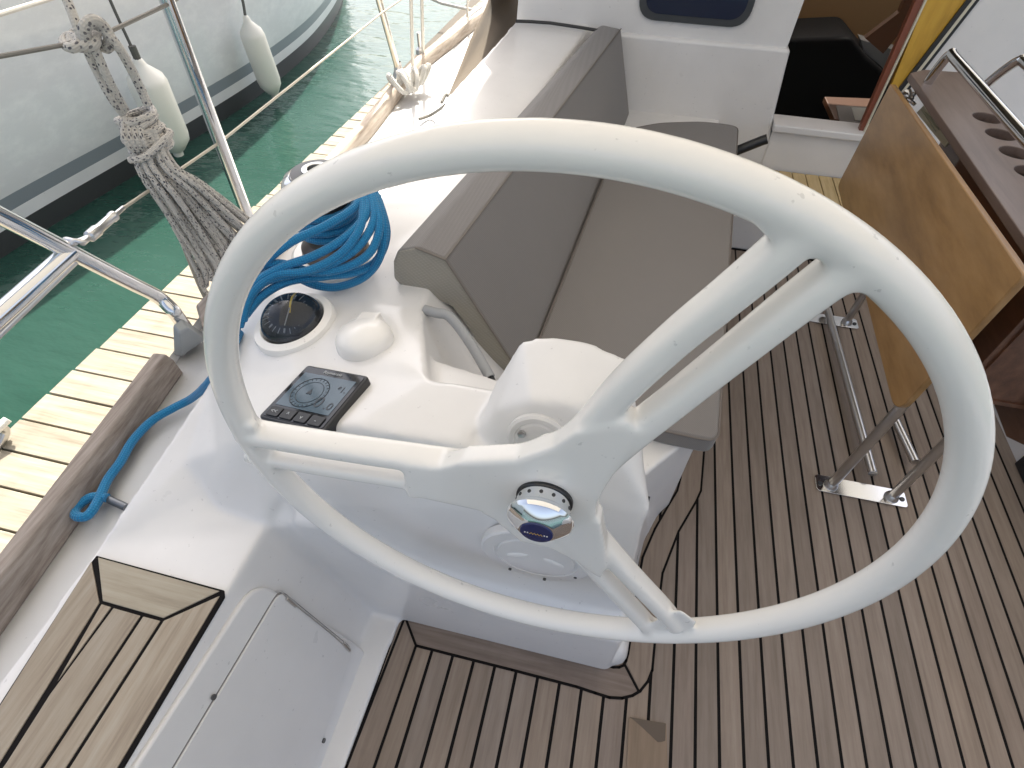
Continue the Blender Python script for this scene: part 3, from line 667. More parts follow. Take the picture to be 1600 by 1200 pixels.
sp = thing('sprayhood', (-.72, 2.3, .5), 'brown canvas sprayhood side stretched down to the coaming beside the bulkhead', 'sprayhood')
bm = bmesh.new(); rows = []
tip = P(694, 168, x=-.70)
prof = []
for t in [k_/14 for k_ in range(15)]:
    aft = [tip, P(735, 62, x=-.74), P(768, -25, x=-.76), V(-.70, 2.5, 1.05), V(-.45, 2.35, 1.35), V(.3, 2.2, 1.5), V(.9, 2.2, 1.5)]
    fwd = [P(700, 165, x=-.66), P(800, 45, x=-.66)+V(0, 0, 0), P(822, -5, x=-.68), V(-.66, 3.5, .95), V(-.4, 3.6, 1.2), V(.3, 3.6, 1.3), V(.9, 3.6, 1.3)]
A1, F1 = smoothpath(aft, 6), smoothpath(fwd, 6)
for a, f in zip(A1, F1): rows.append([bm.verts.new(a.lerp(f, u)+V(.007*math.sin(u*9+a.z*4)*math.sin(math.pi*u), 0, 0)) for u in [k_/12 for k_ in range(13)]])
for A, B in zip(rows, rows[1:]):
    for i in range(12): bm.faces.new((A[i], A[i+1], B[i+1], B[i]))
o = fin('hood_canvas', bm, HOOD, sp, smooth=True, angle=180); s = o.modifiers.new('s', 'SOLIDIFY'); s.thickness = .003
bm = bmesh.new(); tube(bm, [P(690, 160, x=-.70), P(697, 148, x=-.70), P(702, 158, x=-.69), P(676, 178, z=.40), P(655, 186, z=.40)], .006, 8); fin('strap', bm, simple('grey_strap', (.18, .17, .15), .8), sp, smooth=True)

# ------------------------------------------------------------------ cushions
def cushion(name, prof_a, prof_b, mats_, bev, label, cat, n=2):
    """loft an end profile to another, side + end faces"""
    bm = bmesh.new(); A = [bm.verts.new(p) for p in prof_a]; B = [bm.verts.new(p) for p in prof_b]; m = len(A)
    fa = bm.faces.new(A); fa.material_index = 1; fb = bm.faces.new(B[::-1]); fb.material_index = 1
    for i in range(m): bm.faces.new((A[i], B[i], B[(i+1) % m], A[(i+1) % m]))
    o = fin(name, bm, mats_, None, bevel=bev, seg=4); return tag(o, label, cat)
ye = .872
pa = [P(696, 405, y=ye), P(649, 386, y=ye), P(620, 392, y=ye), P(613, 410, y=ye), P(614, 436, y=ye), P(625, 447, y=ye), P(705, 480, y=ye), P(735, 520, y=ye), V(-.235, ye, .375), V(-.152, ye, .375)]
yb = 2.53
pb = [V(-.132, yb, .660), V(-.205, yb, .668), V(-.228, yb, .655), V(-.235, yb, .64), V(-.235, yb, .60), V(-.205, yb, .58), V(-.15, yb, .50), V(-.13, yb, .45), V(-.10, yb, .33), V(-.04, yb, .33)]
bk = cushion('backrest_cushion', pa, pb, [CUSH, CUSHE], .008, 'long taupe wedge backrest cushion with beige textured end face, standing against the coaming', 'cushion')
z1 = .40
st = [P(1046, 674, z=z1), P(1123, 690, z=z1), P(1146, 330, z=z1), P(1154, 196, z=z1), P(1100, 189, z=z1), P(1030, 191, z=z1), P(985, 200, z=z1), P(945, 272, z=z1), P(845, 522, z=z1), V(-.16, .80, z1), V(0.0, .80, z1)]
st = roundpoly(st, [.02, .03, .05, .04, .05, .05, .02, 0, 0, .02, .0], 4)
bm = bmesh.new(); prism(bm, [p+V(0, 0, -.052) for p in st], (0, 0, .052))
for f in bm.faces:
    if abs(f.normal.z) < .3 or True: pass
o = fin('seat_cushion', bm, CUSH, None, bevel=.010, seg=4); tag(o, 'flat taupe seat cushion lying on the port cockpit bench in front of the backrest', 'cushion')
bm = bmesh.new(); tube(bm, [p+V(0, 0, -.004) for p in st], .0022, 6, closed=True, sm=1); fin('piping', bm, simple('piping_fabric', (.16, .14, .125), .9), o, smooth=True)
bm = bmesh.new(); tube(bm, [pa[0]+V(0, -.002, 0), pa[1]+V(0, -.002, 0)], .0022, 6, sm=0); tube(bm, [pa[0]+V(0, -.002, 0), pb[0]], .0022, 6, sm=0); tube(bm, [pa[0]+V(.001, -.002, 0), pa[9]+V(.001, -.002, 0)], .002, 6, sm=0)
fin('piping', bm, simple('piping_fabric2', (.17, .15, .13), .9), bk, smooth=True)

# black crank by the bulkhead
bm = bmesh.new(); tube(bm, [P(1146, 237, r=2.58), P(1152, 235, r=2.58), P(1190, 220, r=2.58), P(1199, 217, r=2.58)], .019, 14, sm=0)
tag(fin('pump_handle', bm, BLACKP, smooth=True), 'short black tubular handle beside the far end of the seat cushion', 'handle')

# ------------------------------------------------------------------ steering wheel
wh = thing('steering_wheel', HUB, 'big white three spoked steering wheel with a chrome hub filling the middle', 'steering wheel')
WN = V(0, -1, .0286).normalized(); WU = V(1, 0, 0); WV = WU.cross(WN)*-1
if WV.z < 0: WV = -WV
RR = .400
bm = bmesh.new(); nR, nS = 160, 18; rings = []
for i in range(nR):
    a = 2*math.pi*i/nR; d = WU*math.cos(a)+WV*math.sin(a); c = HUB+d*RR
    rings.append([bm.verts.new(c+d*(.0171*math.cos(t))+WN*(.0193*math.sin(t))) for t in [2*math.pi*k_/nS for k_ in range(nS)]])
for i in range(nR):
    for k_ in range(nS): bm.faces.new((rings[i][k_], rings[(i+1) % nR][k_], rings[(i+1) % nR][(k_+1) % nS], rings[i][(k_+1) % nS]))
# spokes: front outline traced on the wheel plane, real thickness
def wp(px, py, off=.0): 
    d = P(px, py, r=1)-CAM; o = HUB+WN*off
    return CAM+d*((o-CAM).dot(WN)/d.dot(WN))
def wprism(bm, pts, f=.016, b=.022):
    prism(bm, [p-WN*b for p in pts], WN*(f+b))
def bar(bm, pts, f=.015, b=.017): wprism(bm, [wp(*p, .008) for p in pts], f, b)
def ebar(bm, pts, wi=.0150, de=.0165, off=0.0, seg=16):
    """bar of a spoke: elliptical section swept along a centre line in the wheel plane; pts (px, py[, scale])"""
    path = []; sc = []
    raw = [Vector((*wp(p[0], p[1], off), )) for p in pts]; ss = [p[2] if len(p) > 2 else 1 for p in pts]
    path = smoothpath(raw, 6); n = len(path)
    for i in range(n):
        t = i/(n-1)*(len(ss)-1); j = min(int(t), len(ss)-2); sc.append(ss[j]+(ss[j+1]-ss[j])*(t-j))
    rings = []
    for i, p in enumerate(path):
        tg = (path[min(i+1, n-1)]-path[max(i-1, 0)]).normalized(); sd_ = tg.cross(WN).normalized()
        rings.append([bm.verts.new(p+sd_*wi*sc[i]*(abs(math.cos(a))**.6*(1 if math.cos(a) > 0 else -1))+WN*de*(abs(math.sin(a))**.6*(1 if math.sin(a) > 0 else -1))) for a in [2*math.pi*(k_+.5)/seg for k_ in range(seg)]])
    for A, B in zip(rings, rings[1:]):
        for k_ in range(seg): bm.faces.new((A[k_], A[(k_+1) % seg], B[(k_+1) % seg], B[k_]))
    bm.faces.new(rings[0][::-1]); bm.faces.new(rings[-1])
# upper right spoke
ebar(bm, [(895, 700, 1.2), (962, 617, 1.15), (1050, 533, 1.05), (1130, 467, 1.0), (1210, 400, 1.0), (1262, 352, 1.0)], .0135, .0185)
ebar(bm, [(915, 742, 1.2), (985, 680, 1.15), (1050, 628, 1.05), (1130, 564, 1.0), (1230, 484, 1.0), (1330, 408, 1.0)], .0135, .0185)
bar(bm, [(1182, 352), (1200, 330), (1260, 330), (1392, 450), (1372, 470), (1356, 458), (1340, 453), (1322, 450), (1306, 430), (1284, 405), (1270, 397), (1252, 396), (1238, 404), (1226, 396)], .007, .009)
# left spoke
ebar(bm, [(378, 668, 1.0), (400, 676, 1.0), (514, 695, 1.0), (630, 712, 1.0), (740, 726, 1.1), (840, 722, 1.4)], .0122, .0190)
ebar(bm, [(388, 704, 1.0), (408, 709, 1.0), (514, 727, 1.0), (630, 745, 1.0), (740, 764, 1.0), (840, 794, 1.4)], .0105, .0165, -.003)
bar(bm, [(384, 660), (398, 662), (406, 685), (406, 708), (396, 708), (385, 690)], .006, .008)
bar(bm, [(634, 715), (760, 725), (800, 780), (742, 776), (636, 757)], .012, .012)
# lower right spoke
ebar(bm, [(900, 795, 1.3), (930, 836, 1.15), (983, 895, 1.0), (1037, 952, 1.0), (1057, 976, .9)], .0125, .0170)
ebar(bm, [(870, 822, 1.3), (900, 852, 1.15), (941, 898, 1.0), (995, 957, 1.0), (1026, 990, 1.0)], .0112, .0160, -.002)
bar(bm, [(870, 825), (940, 800), (952, 868), (940, 892), (925, 880)], .014, .014)
bar(bm, [(1046, 958), (1064, 956), (1090, 975), (1080, 988), (1005, 994), (1012, 980)], .0, .006)
# hub plate
hubp = [(725, 710), (809, 706), (866, 686), (900, 662), (985, 645), (1000, 665), (962, 728), (934, 775), (932, 822), (946, 850), (934, 888), (900, 866), (862, 846), (815, 835), (775, 800), (752, 787), (640, 764), (636, 735)]
bar(bm, hubp, .013, .015)
lathe(bm, [(0, -.06), (.026, -.06), (.034, -.02), (.054, -.008), (.052, .012), (.042, .021), (0, .021)], HUB, WN, 48)
me = voxel('steering_wheel', bm, .0028, 18)
# split rim / spokes by radius, keeping the shading continuous
import numpy as np
nv = len(me.vertices); co = np.empty(nv*3); me.vertices.foreach_get('co', co); co = co.reshape(-1, 3)
vn = np.empty(nv*3); me.vertex_normals.foreach_get('vector', vn); vn = vn.reshape(-1, 3)
hub = np.array(HUB); ru = np.sqrt((co[:, 0]-hub[0])**2+(co[:, 2]-hub[2])**2)
faces = [tuple(p.vertices) for p in me.polygons]
fr_ = np.array([ru[list(f)].mean() for f in faces])
for nm, sel in (('rim', fr_ > .382), ('spokes', fr_ <= .382)):
    idx = {}; vs = []; fs = []
    for f, s_ in zip(faces, sel):
        if not s_: continue
        for v_ in f:
            if v_ not in idx: idx[v_] = len(vs); vs.append(v_)
        fs.append([idx[v_] for v_ in f])
    m2 = bpy.data.meshes.new(nm); m2.from_pydata([tuple(co[v_]) for v_ in vs], [], fs)
    for p in m2.polygons: p.use_smooth = True
    ok = link(nm, m2, GELW, wh)
    m2.normals_split_custom_set_from_vertices([tuple(vn[v_]) for v_ in vs])
# chrome boss
bd = V(-.02, -1, .02).normalized()
b0 = HUB+WN*.021
bm = bmesh.new(); lathe(bm, [(0, -.004), (.0335, -.004), (.0335, .003), (0, .003)], b0, bd, 48); bs = fin('hub_ring', bm, BLACKP, wh, smooth=True)
bm = bmesh.new(); lathe(bm, [(0, .002), (.031, .002), (.0315, .006), (.0325, .019), (.0345, .021), (.0380, .024), (.0392, .028), (.0378, .0315), (.0362, .0335), (.0225, .0430), (.0195, .0442), (0, .0442)], b0, bd, 64)
cap = fin('hub_cap', bm, CHROME, wh, smooth=True, angle=28)
bm = bmesh.new()
uu = bd.orthogonal().normalized(); vv = bd.cross(uu)
for k_ in range(14):
    an = 2*math.pi*k_/14; dd = uu*math.cos(an)+vv*math.sin(an); lathe(bm, [(0, -.002), (.0022, -.002), (.0022, .0006), (0, .0006)], b0+bd*.0115+dd*.0320, dd, 10)
fin('cap_hole', bm, simple('dimple_dark', (.09, .09, .09), .4, .8), cap)
bm = bmesh.new(); lathe(bm, [(0, .0), (.0192, .0), (.0185, .002), (0, .0028)], b0+bd*.0440, bd, 40); em = fin('emblem', bm, simple('navy_enamel', (.008, .018, .10), .2), cap, smooth=True)
# emblem marks: white dots either side of a gold zigzag
rx = V(1, 0, 0); rz = bd.cross(rx).normalized()
if rz.z < 0: rz = -rz
ec = b0+bd*.0472
bm = bmesh.new()
for q in (-.0125, -.0095, .0095, .0125): 
    lathe(bm, [(0, 0), (.0009, 0), (.0009, .0006), (0, .0006)], ec+rx*q+rz*(-.0+.0008), bd, 8)
fin('white_mark', bm, simple('mark_white', (.8, .8, .8), .4), cap)
bm = bmesh.new(); zz = [ec+rx*(-.0072+.0018*k_)+rz*(.0016 if k_ % 2 else -.0014) for k_ in range(9)]
tube(bm, zz, .0005, 6, sm=0); fin('gold_mark', bm, simple('mark_gold', (.75, .50, .18), .35, .5), cap)
# little scuffs on the rim
SCM = simple('scuff_grey', (.42, .41, .42), .6)
for px, py in ((945, 256), (1128, 263), (1312, 349)):
    c0 = wp(px, py, .0); dv = c0-HUB; dv = (dv-WN*dv.dot(WN)).normalized(); tg = dv.cross(WN); tw = (CAM-c0).normalized()
    pc = HUB+dv*RR; nn = (tw-tg*tw.dot(tg)).normalized()
    bm = bmesh.new(); lathe(bm, [(0, .0), (.0022, .0), (.0014, .0005), (0, .0007)], pc+nn*.0168, nn, 10); fin('scuff', bm, SCM, wh)

# ------------------------------------------------------------------ console instruments
CN = V(.02, -.04, 1).normalized()
def topz(x, y): return .628+.10*(x+.4)-.05*(y-.5)
def onc(px, py, off=0):
    z = .62
    for _ in range(6): q = P(px, py, z=z+off); z = topz(q.x, q.y)
    return P(px, py, z=z+off)
# compass
cc, TN = seat(462, 508, 50); cc = cc+TN*.001
cp = thing('compass', cc, 'domed black steering compass in a white ring on the console next to the white dome', 'compass')
rad = (onc(521, 515)-onc(404, 505)).length/2
bm = bmesh.new(); lathe(bm, [(0, -.04), (rad, -.04), (rad, .004), (rad*.97, .009), (rad*.80, .013), (rad*.77, .010), (rad*.76, -.004), (0, -.004)], cc, TN, 64); fin('compass_ring', bm, GELW, cp, smooth=True, angle=30)
bm = bmesh.new(); lathe(bm, [(rad*.76*math.cos(a),   .006+rad*.66*math.sin(a)) for a in [k_*math.pi/24 for k_ in range(12)]]+[(0, .006+rad*.66)], cc, TN, 48)
k = N('compass_glass'); k.set(Base_Color=(.9, .92, .95, 1), Roughness=.02, Transmission_Weight=1.0, IOR=1.45); fin('compass_glass', bm, k.m, cp, smooth=True, angle=80)
bm = bmesh.new(); lathe(bm, [(0, -.003), (rad*.74, -.003), (rad*.74, .003), (rad*.60, .006), (rad*.55, .014), (0, .018)], cc, TN, 48); fin('compass_bowl', bm, simple('compass_dark', (.015, .018, .024), .3), cp, smooth=True, angle=30)
bm = bmesh.new(); u_ = V(1, .2, 0).normalized(); v_ = TN.cross(u_)
for k_ in range(24):
    an = 2*math.pi*k_/24; dd = u_*math.cos(an)+v_*math.sin(an); c0 = cc+TN*.0195
    tube(bm, [c0+dd*rad*.36+TN*-.001, c0+dd*rad*(.50 if k_ % 3 else .46)-TN*.003], .0007 if k_ % 3 else .0016, 5, sm=0)
tube(bm, [cc+TN*.021-v_*rad*.3, cc+TN*.021+v_*rad*.4], .001, 5, sm=0)
fin('compass_card_mark', bm, simple('card_pale', (.22, .24, .26), .5), cp)
bm = bmesh.new(); tube(bm, [cc+TN*.018+v_*rad*.05, cc+TN*.024+v_*rad*.35, cc+TN*.012+v_*rad*.68], .0014, 5, sm=4); fin('lubber_line', bm, simple('lubber_yellow', (.6, .45, .08), .5), cp)
SDK = simple('screw_dark', (.05, .05, .05), .4, .7)
for px, py in ((512, 481), (410, 527), (479, 538)):
    q = hit(px, py)+TN*.0075; bm = bmesh.new(); lathe(bm, [(0, -.004), (.0032, -.004), (.0032, .002), (.0014, .002), (0, .0005)], q, TN, 12); fin('compass_screw', bm, SDK, cp)
# white dome (ventilator / gauge cover) with hood
dc, TN = seat(571, 535, 42); dc = dc-TN*.001; dm = thing('dome_cover', dc, 'smooth white plastic dome with a small notched hood on the console right of the compass', 'dome cover')
r_ = .054
bm = bmesh.new(); lathe(bm, [(0, -.02), (r_*1.0, -.02), (r_*1.0, .004), (r_*.985, .012)]+[(r_*.97*math.cos(a), .012+r_*.50*math.sin(a)) for a in [k_*math.pi/24 for k_ in range(1, 12)]]+[(0, .012+r_*.5)], dc, TN, 64)
a = onc(588, 500, .026); b = onc(612, 492, .004)
dirh = (hit(600, 482)-dc); dirh -= TN*dirh.dot(TN); dirh.normalize(); side = TN.cross(dirh)
hull(bm, [dc+dirh*.018+side*s_*.018+TN*.036 for s_ in (-1, 1)]+[dc+dirh*.056+side*s_*.020+TN*.030 for s_ in (-1, 1)]+[dc+dirh*.064+side*s_*.021-TN*.01 for s_ in (-1, 1)]+[dc+dirh*.01+side*s_*.02-TN*.01 for s_ in (-1, 1)])
me = voxel('dome', bm, .0022, 5); link('dome_shell', me, GELW, dm)
# instrument display
_c, _n = seat(492, 622, 45)
def onplane(px, py, off):
    d = P(px, py, r=1)-CAM; o = _c+_n*off; return CAM+d*((o-CAM).dot(_n)/d.dot(_n))
q4 = [onplane(467, 566, .013), onplane(559, 590, .013), onplane(523, 673, .013), onplane(417, 656, .013)]
dc = sum(q4, Vector())/4; ds = thing('instrument_display', dc, 'square black marine instrument display with a dial and four buttons on the console', 'display')
ux = ((q4[1]-q4[0])+(q4[2]-q4[3])).normalized(); uy = ((q4[0]-q4[3])+(q4[1]-q4[2])); un = ux.cross(uy).normalized(); uy = un.cross(ux)
W = ((q4[1]-q4[0]).length+(q4[2]-q4[3]).length)/4; Hh = ((q4[0]-q4[3]).length+(q4[1]-q4[2]).length)/4
def dp(a, b, h=0): return dc+ux*a*W+uy*b*Hh+un*h
bm = bmesh.new(); prism(bm, roundpoly([dp(-1, -1, -.030), dp(1, -1, -.030), dp(1, 1, -.030), dp(-1, 1, -.030)], .008), un*.030); fin('display_case', bm, BLACKP, ds, bevel=.003)
bm = bmesh.new(); prism(bm, roundpoly([dp(-.93, -.93, .0), dp(.93, -.93, .0), dp(.93, .93, 0), dp(-.93, .93, 0)], .006), un*.0012); fin('display_glass', bm, simple('display_black_glass', (.012, .014, .018), .06), ds, bevel=.0005)
bm = bmesh.new(); prism(bm, [dp(-.82, -.52, .0014), dp(.82, -.52, .0014), dp(.82, .70, .0014), dp(-.82, .70, .0014)], un*.0004)
fin('lcd_panel', bm, simple('lcd_grey', (.075, .115, .15), .12), ds)
LC = simple('lcd_dark_segment', (.012, .02, .03), .3); WT = simple('button_print', (.45, .47, .48), .5)
bm = bmesh.new(); cdl = dp(-.18, .06, .002)
def ring(bm, c, r0, w=.0008): tube(bm, [c+(ux*math.cos(a)+uy*math.sin(a))*r0 for a in [2*math.pi*k_/32 for k_ in range(32)]], w, 4, closed=True, sm=0)
ring(bm, cdl, .50*W); ring(bm, cdl, .36*W, .0005)
for k_ in range(24):
    an = 2*math.pi*k_/24; dd = ux*math.cos(an)+uy*math.sin(an); tube(bm, [cdl+dd*.42*W, cdl+dd*.5*W], .0005, 4, sm=0)
prism(bm, [cdl+uy*.12*W, cdl-uy*.06*W+ux*.08*W, cdl-uy*.06*W-ux*.08*W], un*.0006)
fin('dial', bm, LC, ds)
def put(body, size, a, b, mat, name, h=.002):
    me = textmesh(body, size); M = Matrix((( ux.x, uy.x, un.x, 0), (ux.y, uy.y, un.y, 0), (ux.z, uy.z, un.z, 0), (0, 0, 0, 1))); me.transform(M); me.transform(Matrix.Translation(dp(a, b, h)))
    return link(name, me, mat, ds)
put('0', .034, .30, -.20, LC, 'digit'); put('.0', .022, .64, -.26, LC, 'digit'); put('*1.', .018, .62, .34, LC, 'digit'); put('Raymarine', .0095, .0, .82, WT, 'display_lettering')
bm = bmesh.new()
for k_ in range(4):
    a0 = -.84+.43*k_; prism(bm, roundpoly([dp(a0, -.90, .0013), dp(a0+.38, -.90, .0013), dp(a0+.38, -.60, .0013), dp(a0, -.60, .0013)], .003), un*.0022)
fin('button', bm, simple('button_black', (.03, .032, .036), .5), ds, bevel=.0008)
for k_, t_ in enumerate(('<<', '^', 'v', '-')): put(t_, .012, -.65+.43*k_, -.76, WT, 'button_symbol', .0038)

# ------------------------------------------------------------------ winch
wc_ = V(-.609, .945, .60)
wi = thing('winch', wc_, 'chrome topped sheet winch with blue rope wound round its dark drum', 'winch')
bm = bmesh.new(); lathe(bm, [(0, -.03), (.100, -.03), (.100, .004), (.092, .012), (0, .012)], wc_, (0, 0, 1), 48); fin('winch_pad', bm, GELW, wi, smooth=True, angle=30)
bm = bmesh.new(); lathe(bm, [(0, .010), (.074, .010), (.072, .03), (.056, .045), (.050, .075), (.050, .12), (.056, .145), (.066, .152), (.066, .16), (0, .16)], wc_, (0, 0, 1), 48)
fin('drum', bm, simple('drum_grey_brown', (.10, .085, .08), .35, .6), wi, smooth=True, angle=30)
bm = bmesh.new(); lathe(bm, [(0, .158), (.070, .158), (.074, .166), (.074, .176), (.066, .188), (.055, .194), (.052, .192), (0, .192)], wc_, (0, 0, 1), 48); fin('self_tailing_crown', bm, STEEL, wi, smooth=True, angle=30)
bm = bmesh.new(); lathe(bm, [(.020, .190), (.052, .190), (.051, .1975), (.028, .2005), (.0275, .1985)], wc_, (0, 0, 1), 48); fin('black_top_plate', bm, BLACKP, wi, smooth=True, angle=30)
bm = bmesh.new(); lathe(bm, [(.0275, .196), (.0275, .204), (.022, .2055), (.017, .204), (.016, .195)], wc_, (0, 0, 1), 40); fin('socket_ring', bm, STEEL, wi, smooth=True, angle=40)
bm = bmesh.new(); lathe(bm, [(0, .190), (.0165, .190), (.0165, .1965), (0, .1965)], wc_, (0, 0, 1), 24); fin('handle_socket', bm, simple('socket_black', (.006, .006, .006), .6), wi)
DIM = simple('dimple_steel', (.2, .2, .2), .3, .9)
for k_ in range(12):
    an = 2*math.pi*k_/12; dd = V(math.cos(an), math.sin(an), 0); bm = bmesh.new(); lathe(bm, [(0, 0), (.005, 0), (.004, .002), (0, .002)], wc_+dd*.0725+V(0, 0, .171), dd, 8); fin('crown_dimple', bm, DIM, wi)

# blue sheet: turns around the drum, a hank over it, and the tail along the side deck
bm = bmesh.new(); RB = .0085
hel = [wc_+V(math.cos(t)*.060, math.sin(t)*.060, .062+.0165*t/(2*math.pi)) for t in [k_*math.pi/8 for k_ in range(0, 65)]]
tube(bm, hel, RB, 10, sm=0)
def rr(*pts): return [P(px, py, r=r) for px, py, r in pts]
st = [
 rr((563, 296, 1.235), (556, 322, 1.20), (510, 352, 1.165), (455, 378, 1.17), (412, 412, 1.20), (384, 452, 1.235), (370, 505, 1.25), (362, 560, 1.27)),
 rr((570, 298, 1.23), (572, 335, 1.185), (538, 372, 1.165), (490, 400, 1.165), (440, 418, 1.18), (400, 442, 1.205), (378, 480, 1.235), (366, 530, 1.25)),
 rr((575, 297, 1.225), (585, 340, 1.18), (560, 385, 1.165), (512, 415, 1.17), (460, 428, 1.18), (415, 440, 1.20), (388, 468, 1.225), (374, 510, 1.245)),
 rr((580, 298, 1.225), (594, 345, 1.175), (580, 392, 1.165), (540, 418, 1.17), (490, 425, 1.18), (440, 412, 1.195), (412, 415, 1.205)),
 rr((585, 300, 1.225), (600, 350, 1.18), (594, 400, 1.19), (570, 432, 1.215), (530, 448, 1.235), (495, 446, 1.24), (462, 432, 1.235), (430, 415, 1.225), (400, 425, 1.22), (380, 470, 1.235)),
 rr((566, 300, 1.225), (566, 345, 1.175), (548, 380, 1.158), (520, 405, 1.160), (478, 424, 1.165), (430, 430, 1.185), (395, 458, 1.21), (380, 500, 1.235)),
 rr((589, 306, 1.23), (604, 362, 1.20), (590, 405, 1.21), (556, 425, 1.20), (505, 432, 1.195), (450, 440, 1.20), (410, 462, 1.215), (384, 492, 1.235)),
 rr((572, 302, 1.24), (590, 290, 1.26), (620, 274, 1.30), (652, 252, 1.36)),
]
for s_ in st: tube(bm, s_, RB, 10)
sr = tag(fin('blue_sheet', bm, BROPE, smooth=True), 'thick bright blue braided rope looped in a hank over the winch', 'rope')
bm = bmesh.new()
DK = .398
tail = [P(374, 520, r=1.262), P(352, 562, z=.57), P(326, 598, z=.505), P(300, 622, z=.41), P(270, 638, z=DK), P(238, 657, z=DK), P(208, 688, z=DK), P(188, 722, z=DK), P(168, 750, z=DK), P(152, 785, z=DK+.004), P(136, 806, z=DK+.006), P(119, 806, z=DK+.004), P(120, 793, z=DK), P(142, 777, z=DK), P(168, 778, z=DK)]
tube(bm, tail, .0088, 10)
tag(fin('blue_rope_tail', bm, BROPE, smooth=True), 'blue rope end with a small loop lying on the white side deck', 'rope')

# ------------------------------------------------------------------ stanchions, pushpit, lifelines
S1 = P(405, 385, z=.40)
t = thing('stanchion', S1, 'shiny stainless stanchion rising beside the hanging grey rope, nearer of two', 'stanchion', 'stanchions along the side deck')
bm = bmesh.new(); tube(bm, [S1, S1+V(0, 0, .70)], .0155, 20, sm=0); fin('post', bm, STEEL, t, smooth=True)
bm = bmesh.new(); lathe(bm, [(0, -.02), (.035, -.02), (.033, 0), (.02, .02), (.0175, .06), (.0165, .06)], S1, (0, 0, 1), 24); fin('socket', bm, STEELR, t, smooth=True)
S2 = P(622, 108, z=.42); S2t = P(592, 0, z=.70); dd = (S2t-S2)
t = thing('stanchion', S2, 'slim pale stanchion farther forward with a white line tied round its foot', 'stanchion', 'stanchions along the side deck')
bm = bmesh.new(); tube(bm, [S2-dd*.05, S2+dd*2], .0135, 16, sm=0); fin('post', bm, simple('sun_steel', (.75, .72, .65), .3, .8), t, smooth=True)
bm = bmesh.new(); lathe(bm, [(0, -.05), (.03, -.05), (.028, -.03), (.018, 0), (.016, .03)], S2, (0, 0, 1), 24); fin('socket', bm, STEELR, t, smooth=True)
# knotted white line at its foot
bm = bmesh.new(); kc = P(638, 122, z=.45)
for s_ in range(5):
    ph = s_*1.3; tube(bm, [kc+V(.045*math.cos(a+ph)+.01*s_-.02, .05*math.sin(a)+.02*s_-.04, .03*math.sin(2*a+ph)) for a in [k_*2*math.pi/8 for k_ in range(8)]], .011, 8, closed=True, sm=4)
tag(fin('white_line', bm, WROPE, smooth=True), 'white line knotted round the foot of the far stanchion', 'rope')
# shrouds
for i, (a, b, lab) in enumerate((((642, -8), (645, 104), 'left of two thin pale rigging wires rising past the bright side deck'), ((659, -8), (661, 84), 'right of two thin pale rigging wires rising past the bright side deck'), ((731, -8), (730, 27), 'short thin wire rising near the brown canvas at the top edge'))):
    p1 = P(*b, z=.42); d = P(*a, r=1)-CAM
    # vertical rise: pick the point on the upper sight line nearest the foot's vertical
    h = V(p1.x, p1.y, 0); dh = V(d.x, d.y, 0); tt = h.dot(dh)/dh.dot(dh); p2 = CAM+d*tt
    bm = bmesh.new(); tube(bm, [p1, p1.lerp(p2, 3)], .0075 if i < 2 else .006, 10, sm=0); tag(fin('rigging_wire', bm, simple('pale_wire', (.70, .66, .58), .45, .3), smooth=True), lab, 'rigging wire', 'rigging wires along the side deck')
bm = bmesh.new(); lathe(bm, [(0, 0), (.022, 0), (.02, .02), (.009, .03), (.009, .09), (0, .09)], P(657, 84, z=.41), (0, 0, 1), 16); tag(fin('chainplate', bm, STEELR, smooth=True), 'small metal fitting at the foot of the right rigging wire', 'deck fitting')
bm = bmesh.new(); tube(bm, [P(670, -5, y=5.2), P(690, 5, y=5.2), P(745, 17, y=5.0)], .012, 8, sm=2); tag(fin('guard_line', bm, WROPE, smooth=True), 'white guard line slanting across the water at the top edge beside the canvas', 'rope')
# pushpit
PB = V(-.965, .79, .40); _La, _Lb = P(0, 337, z=.83), P(246, 463, z=.53); J = _La.lerp(_Lb, .375)
t = thing('pushpit', PB, 'polished stainless stern rail with a welded joint at the left margin', 'railing')
bm = bmesh.new(); tube(bm, [PB+V(0, 0, .035), PB+V(.0, -.006, .085), P(270, 485, z=.495), _Lb, _La.lerp(_Lb, .8), _La.lerp(_Lb, .6), J, _La.lerp(_Lb, .2), _La, _La.lerp(_Lb, -.4)], .0155, 20); fin('stern_tube', bm, STEEL, t, smooth=True)
bm = bmesh.new(); Jb = P(0, 492, z=J.z-.01); tube(bm, [J, Jb, J.lerp(Jb, 2.2)], .0165, 20, sm=0); fin('side_tube', bm, STEEL, t, smooth=True)
bm = bmesh.new(); tube(bm, [J.lerp(Jb, .0)+V(0, 0, -.02), J.lerp(Jb, 2.2)+V(-.0, -.0, -.028)], .006, 10, sm=0); fin('under_rod', bm, STEELR, t, smooth=True)
fb = P(278, 500, z=.485)
bm = bmesh.new(); a = P(283, 505, z=.47); c = P(302, 545, z=.40); d = P(275, 560, z=.40)
hull(bm, [P(270, 507, z=.475), P(284, 497, z=.475), P(296, 512, z=.46), P(280, 520, z=.46)]+[P(x_, y_, z=.392) for x_, y_ in ((290, 528), (318, 520), (322, 532), (285, 558), (272, 556), (276, 540))])
fin('foot_casting', bm, simple('cast_grey', (.34, .36, .37), .45, .4), t, bevel=.005, seg=3)
bm = bmesh.new(); hull(bm, [P(x_, y_, z=z_) for x_, y_, z_ in ((306, 478, .40), (325, 458, .40), (332, 505, .40), (318, 520, .40), (308, 476, .43), (325, 462, .43), (330, 500, .43), (316, 512, .43))]); fin('end_block', bm, TEAKR, t, bevel=.004)
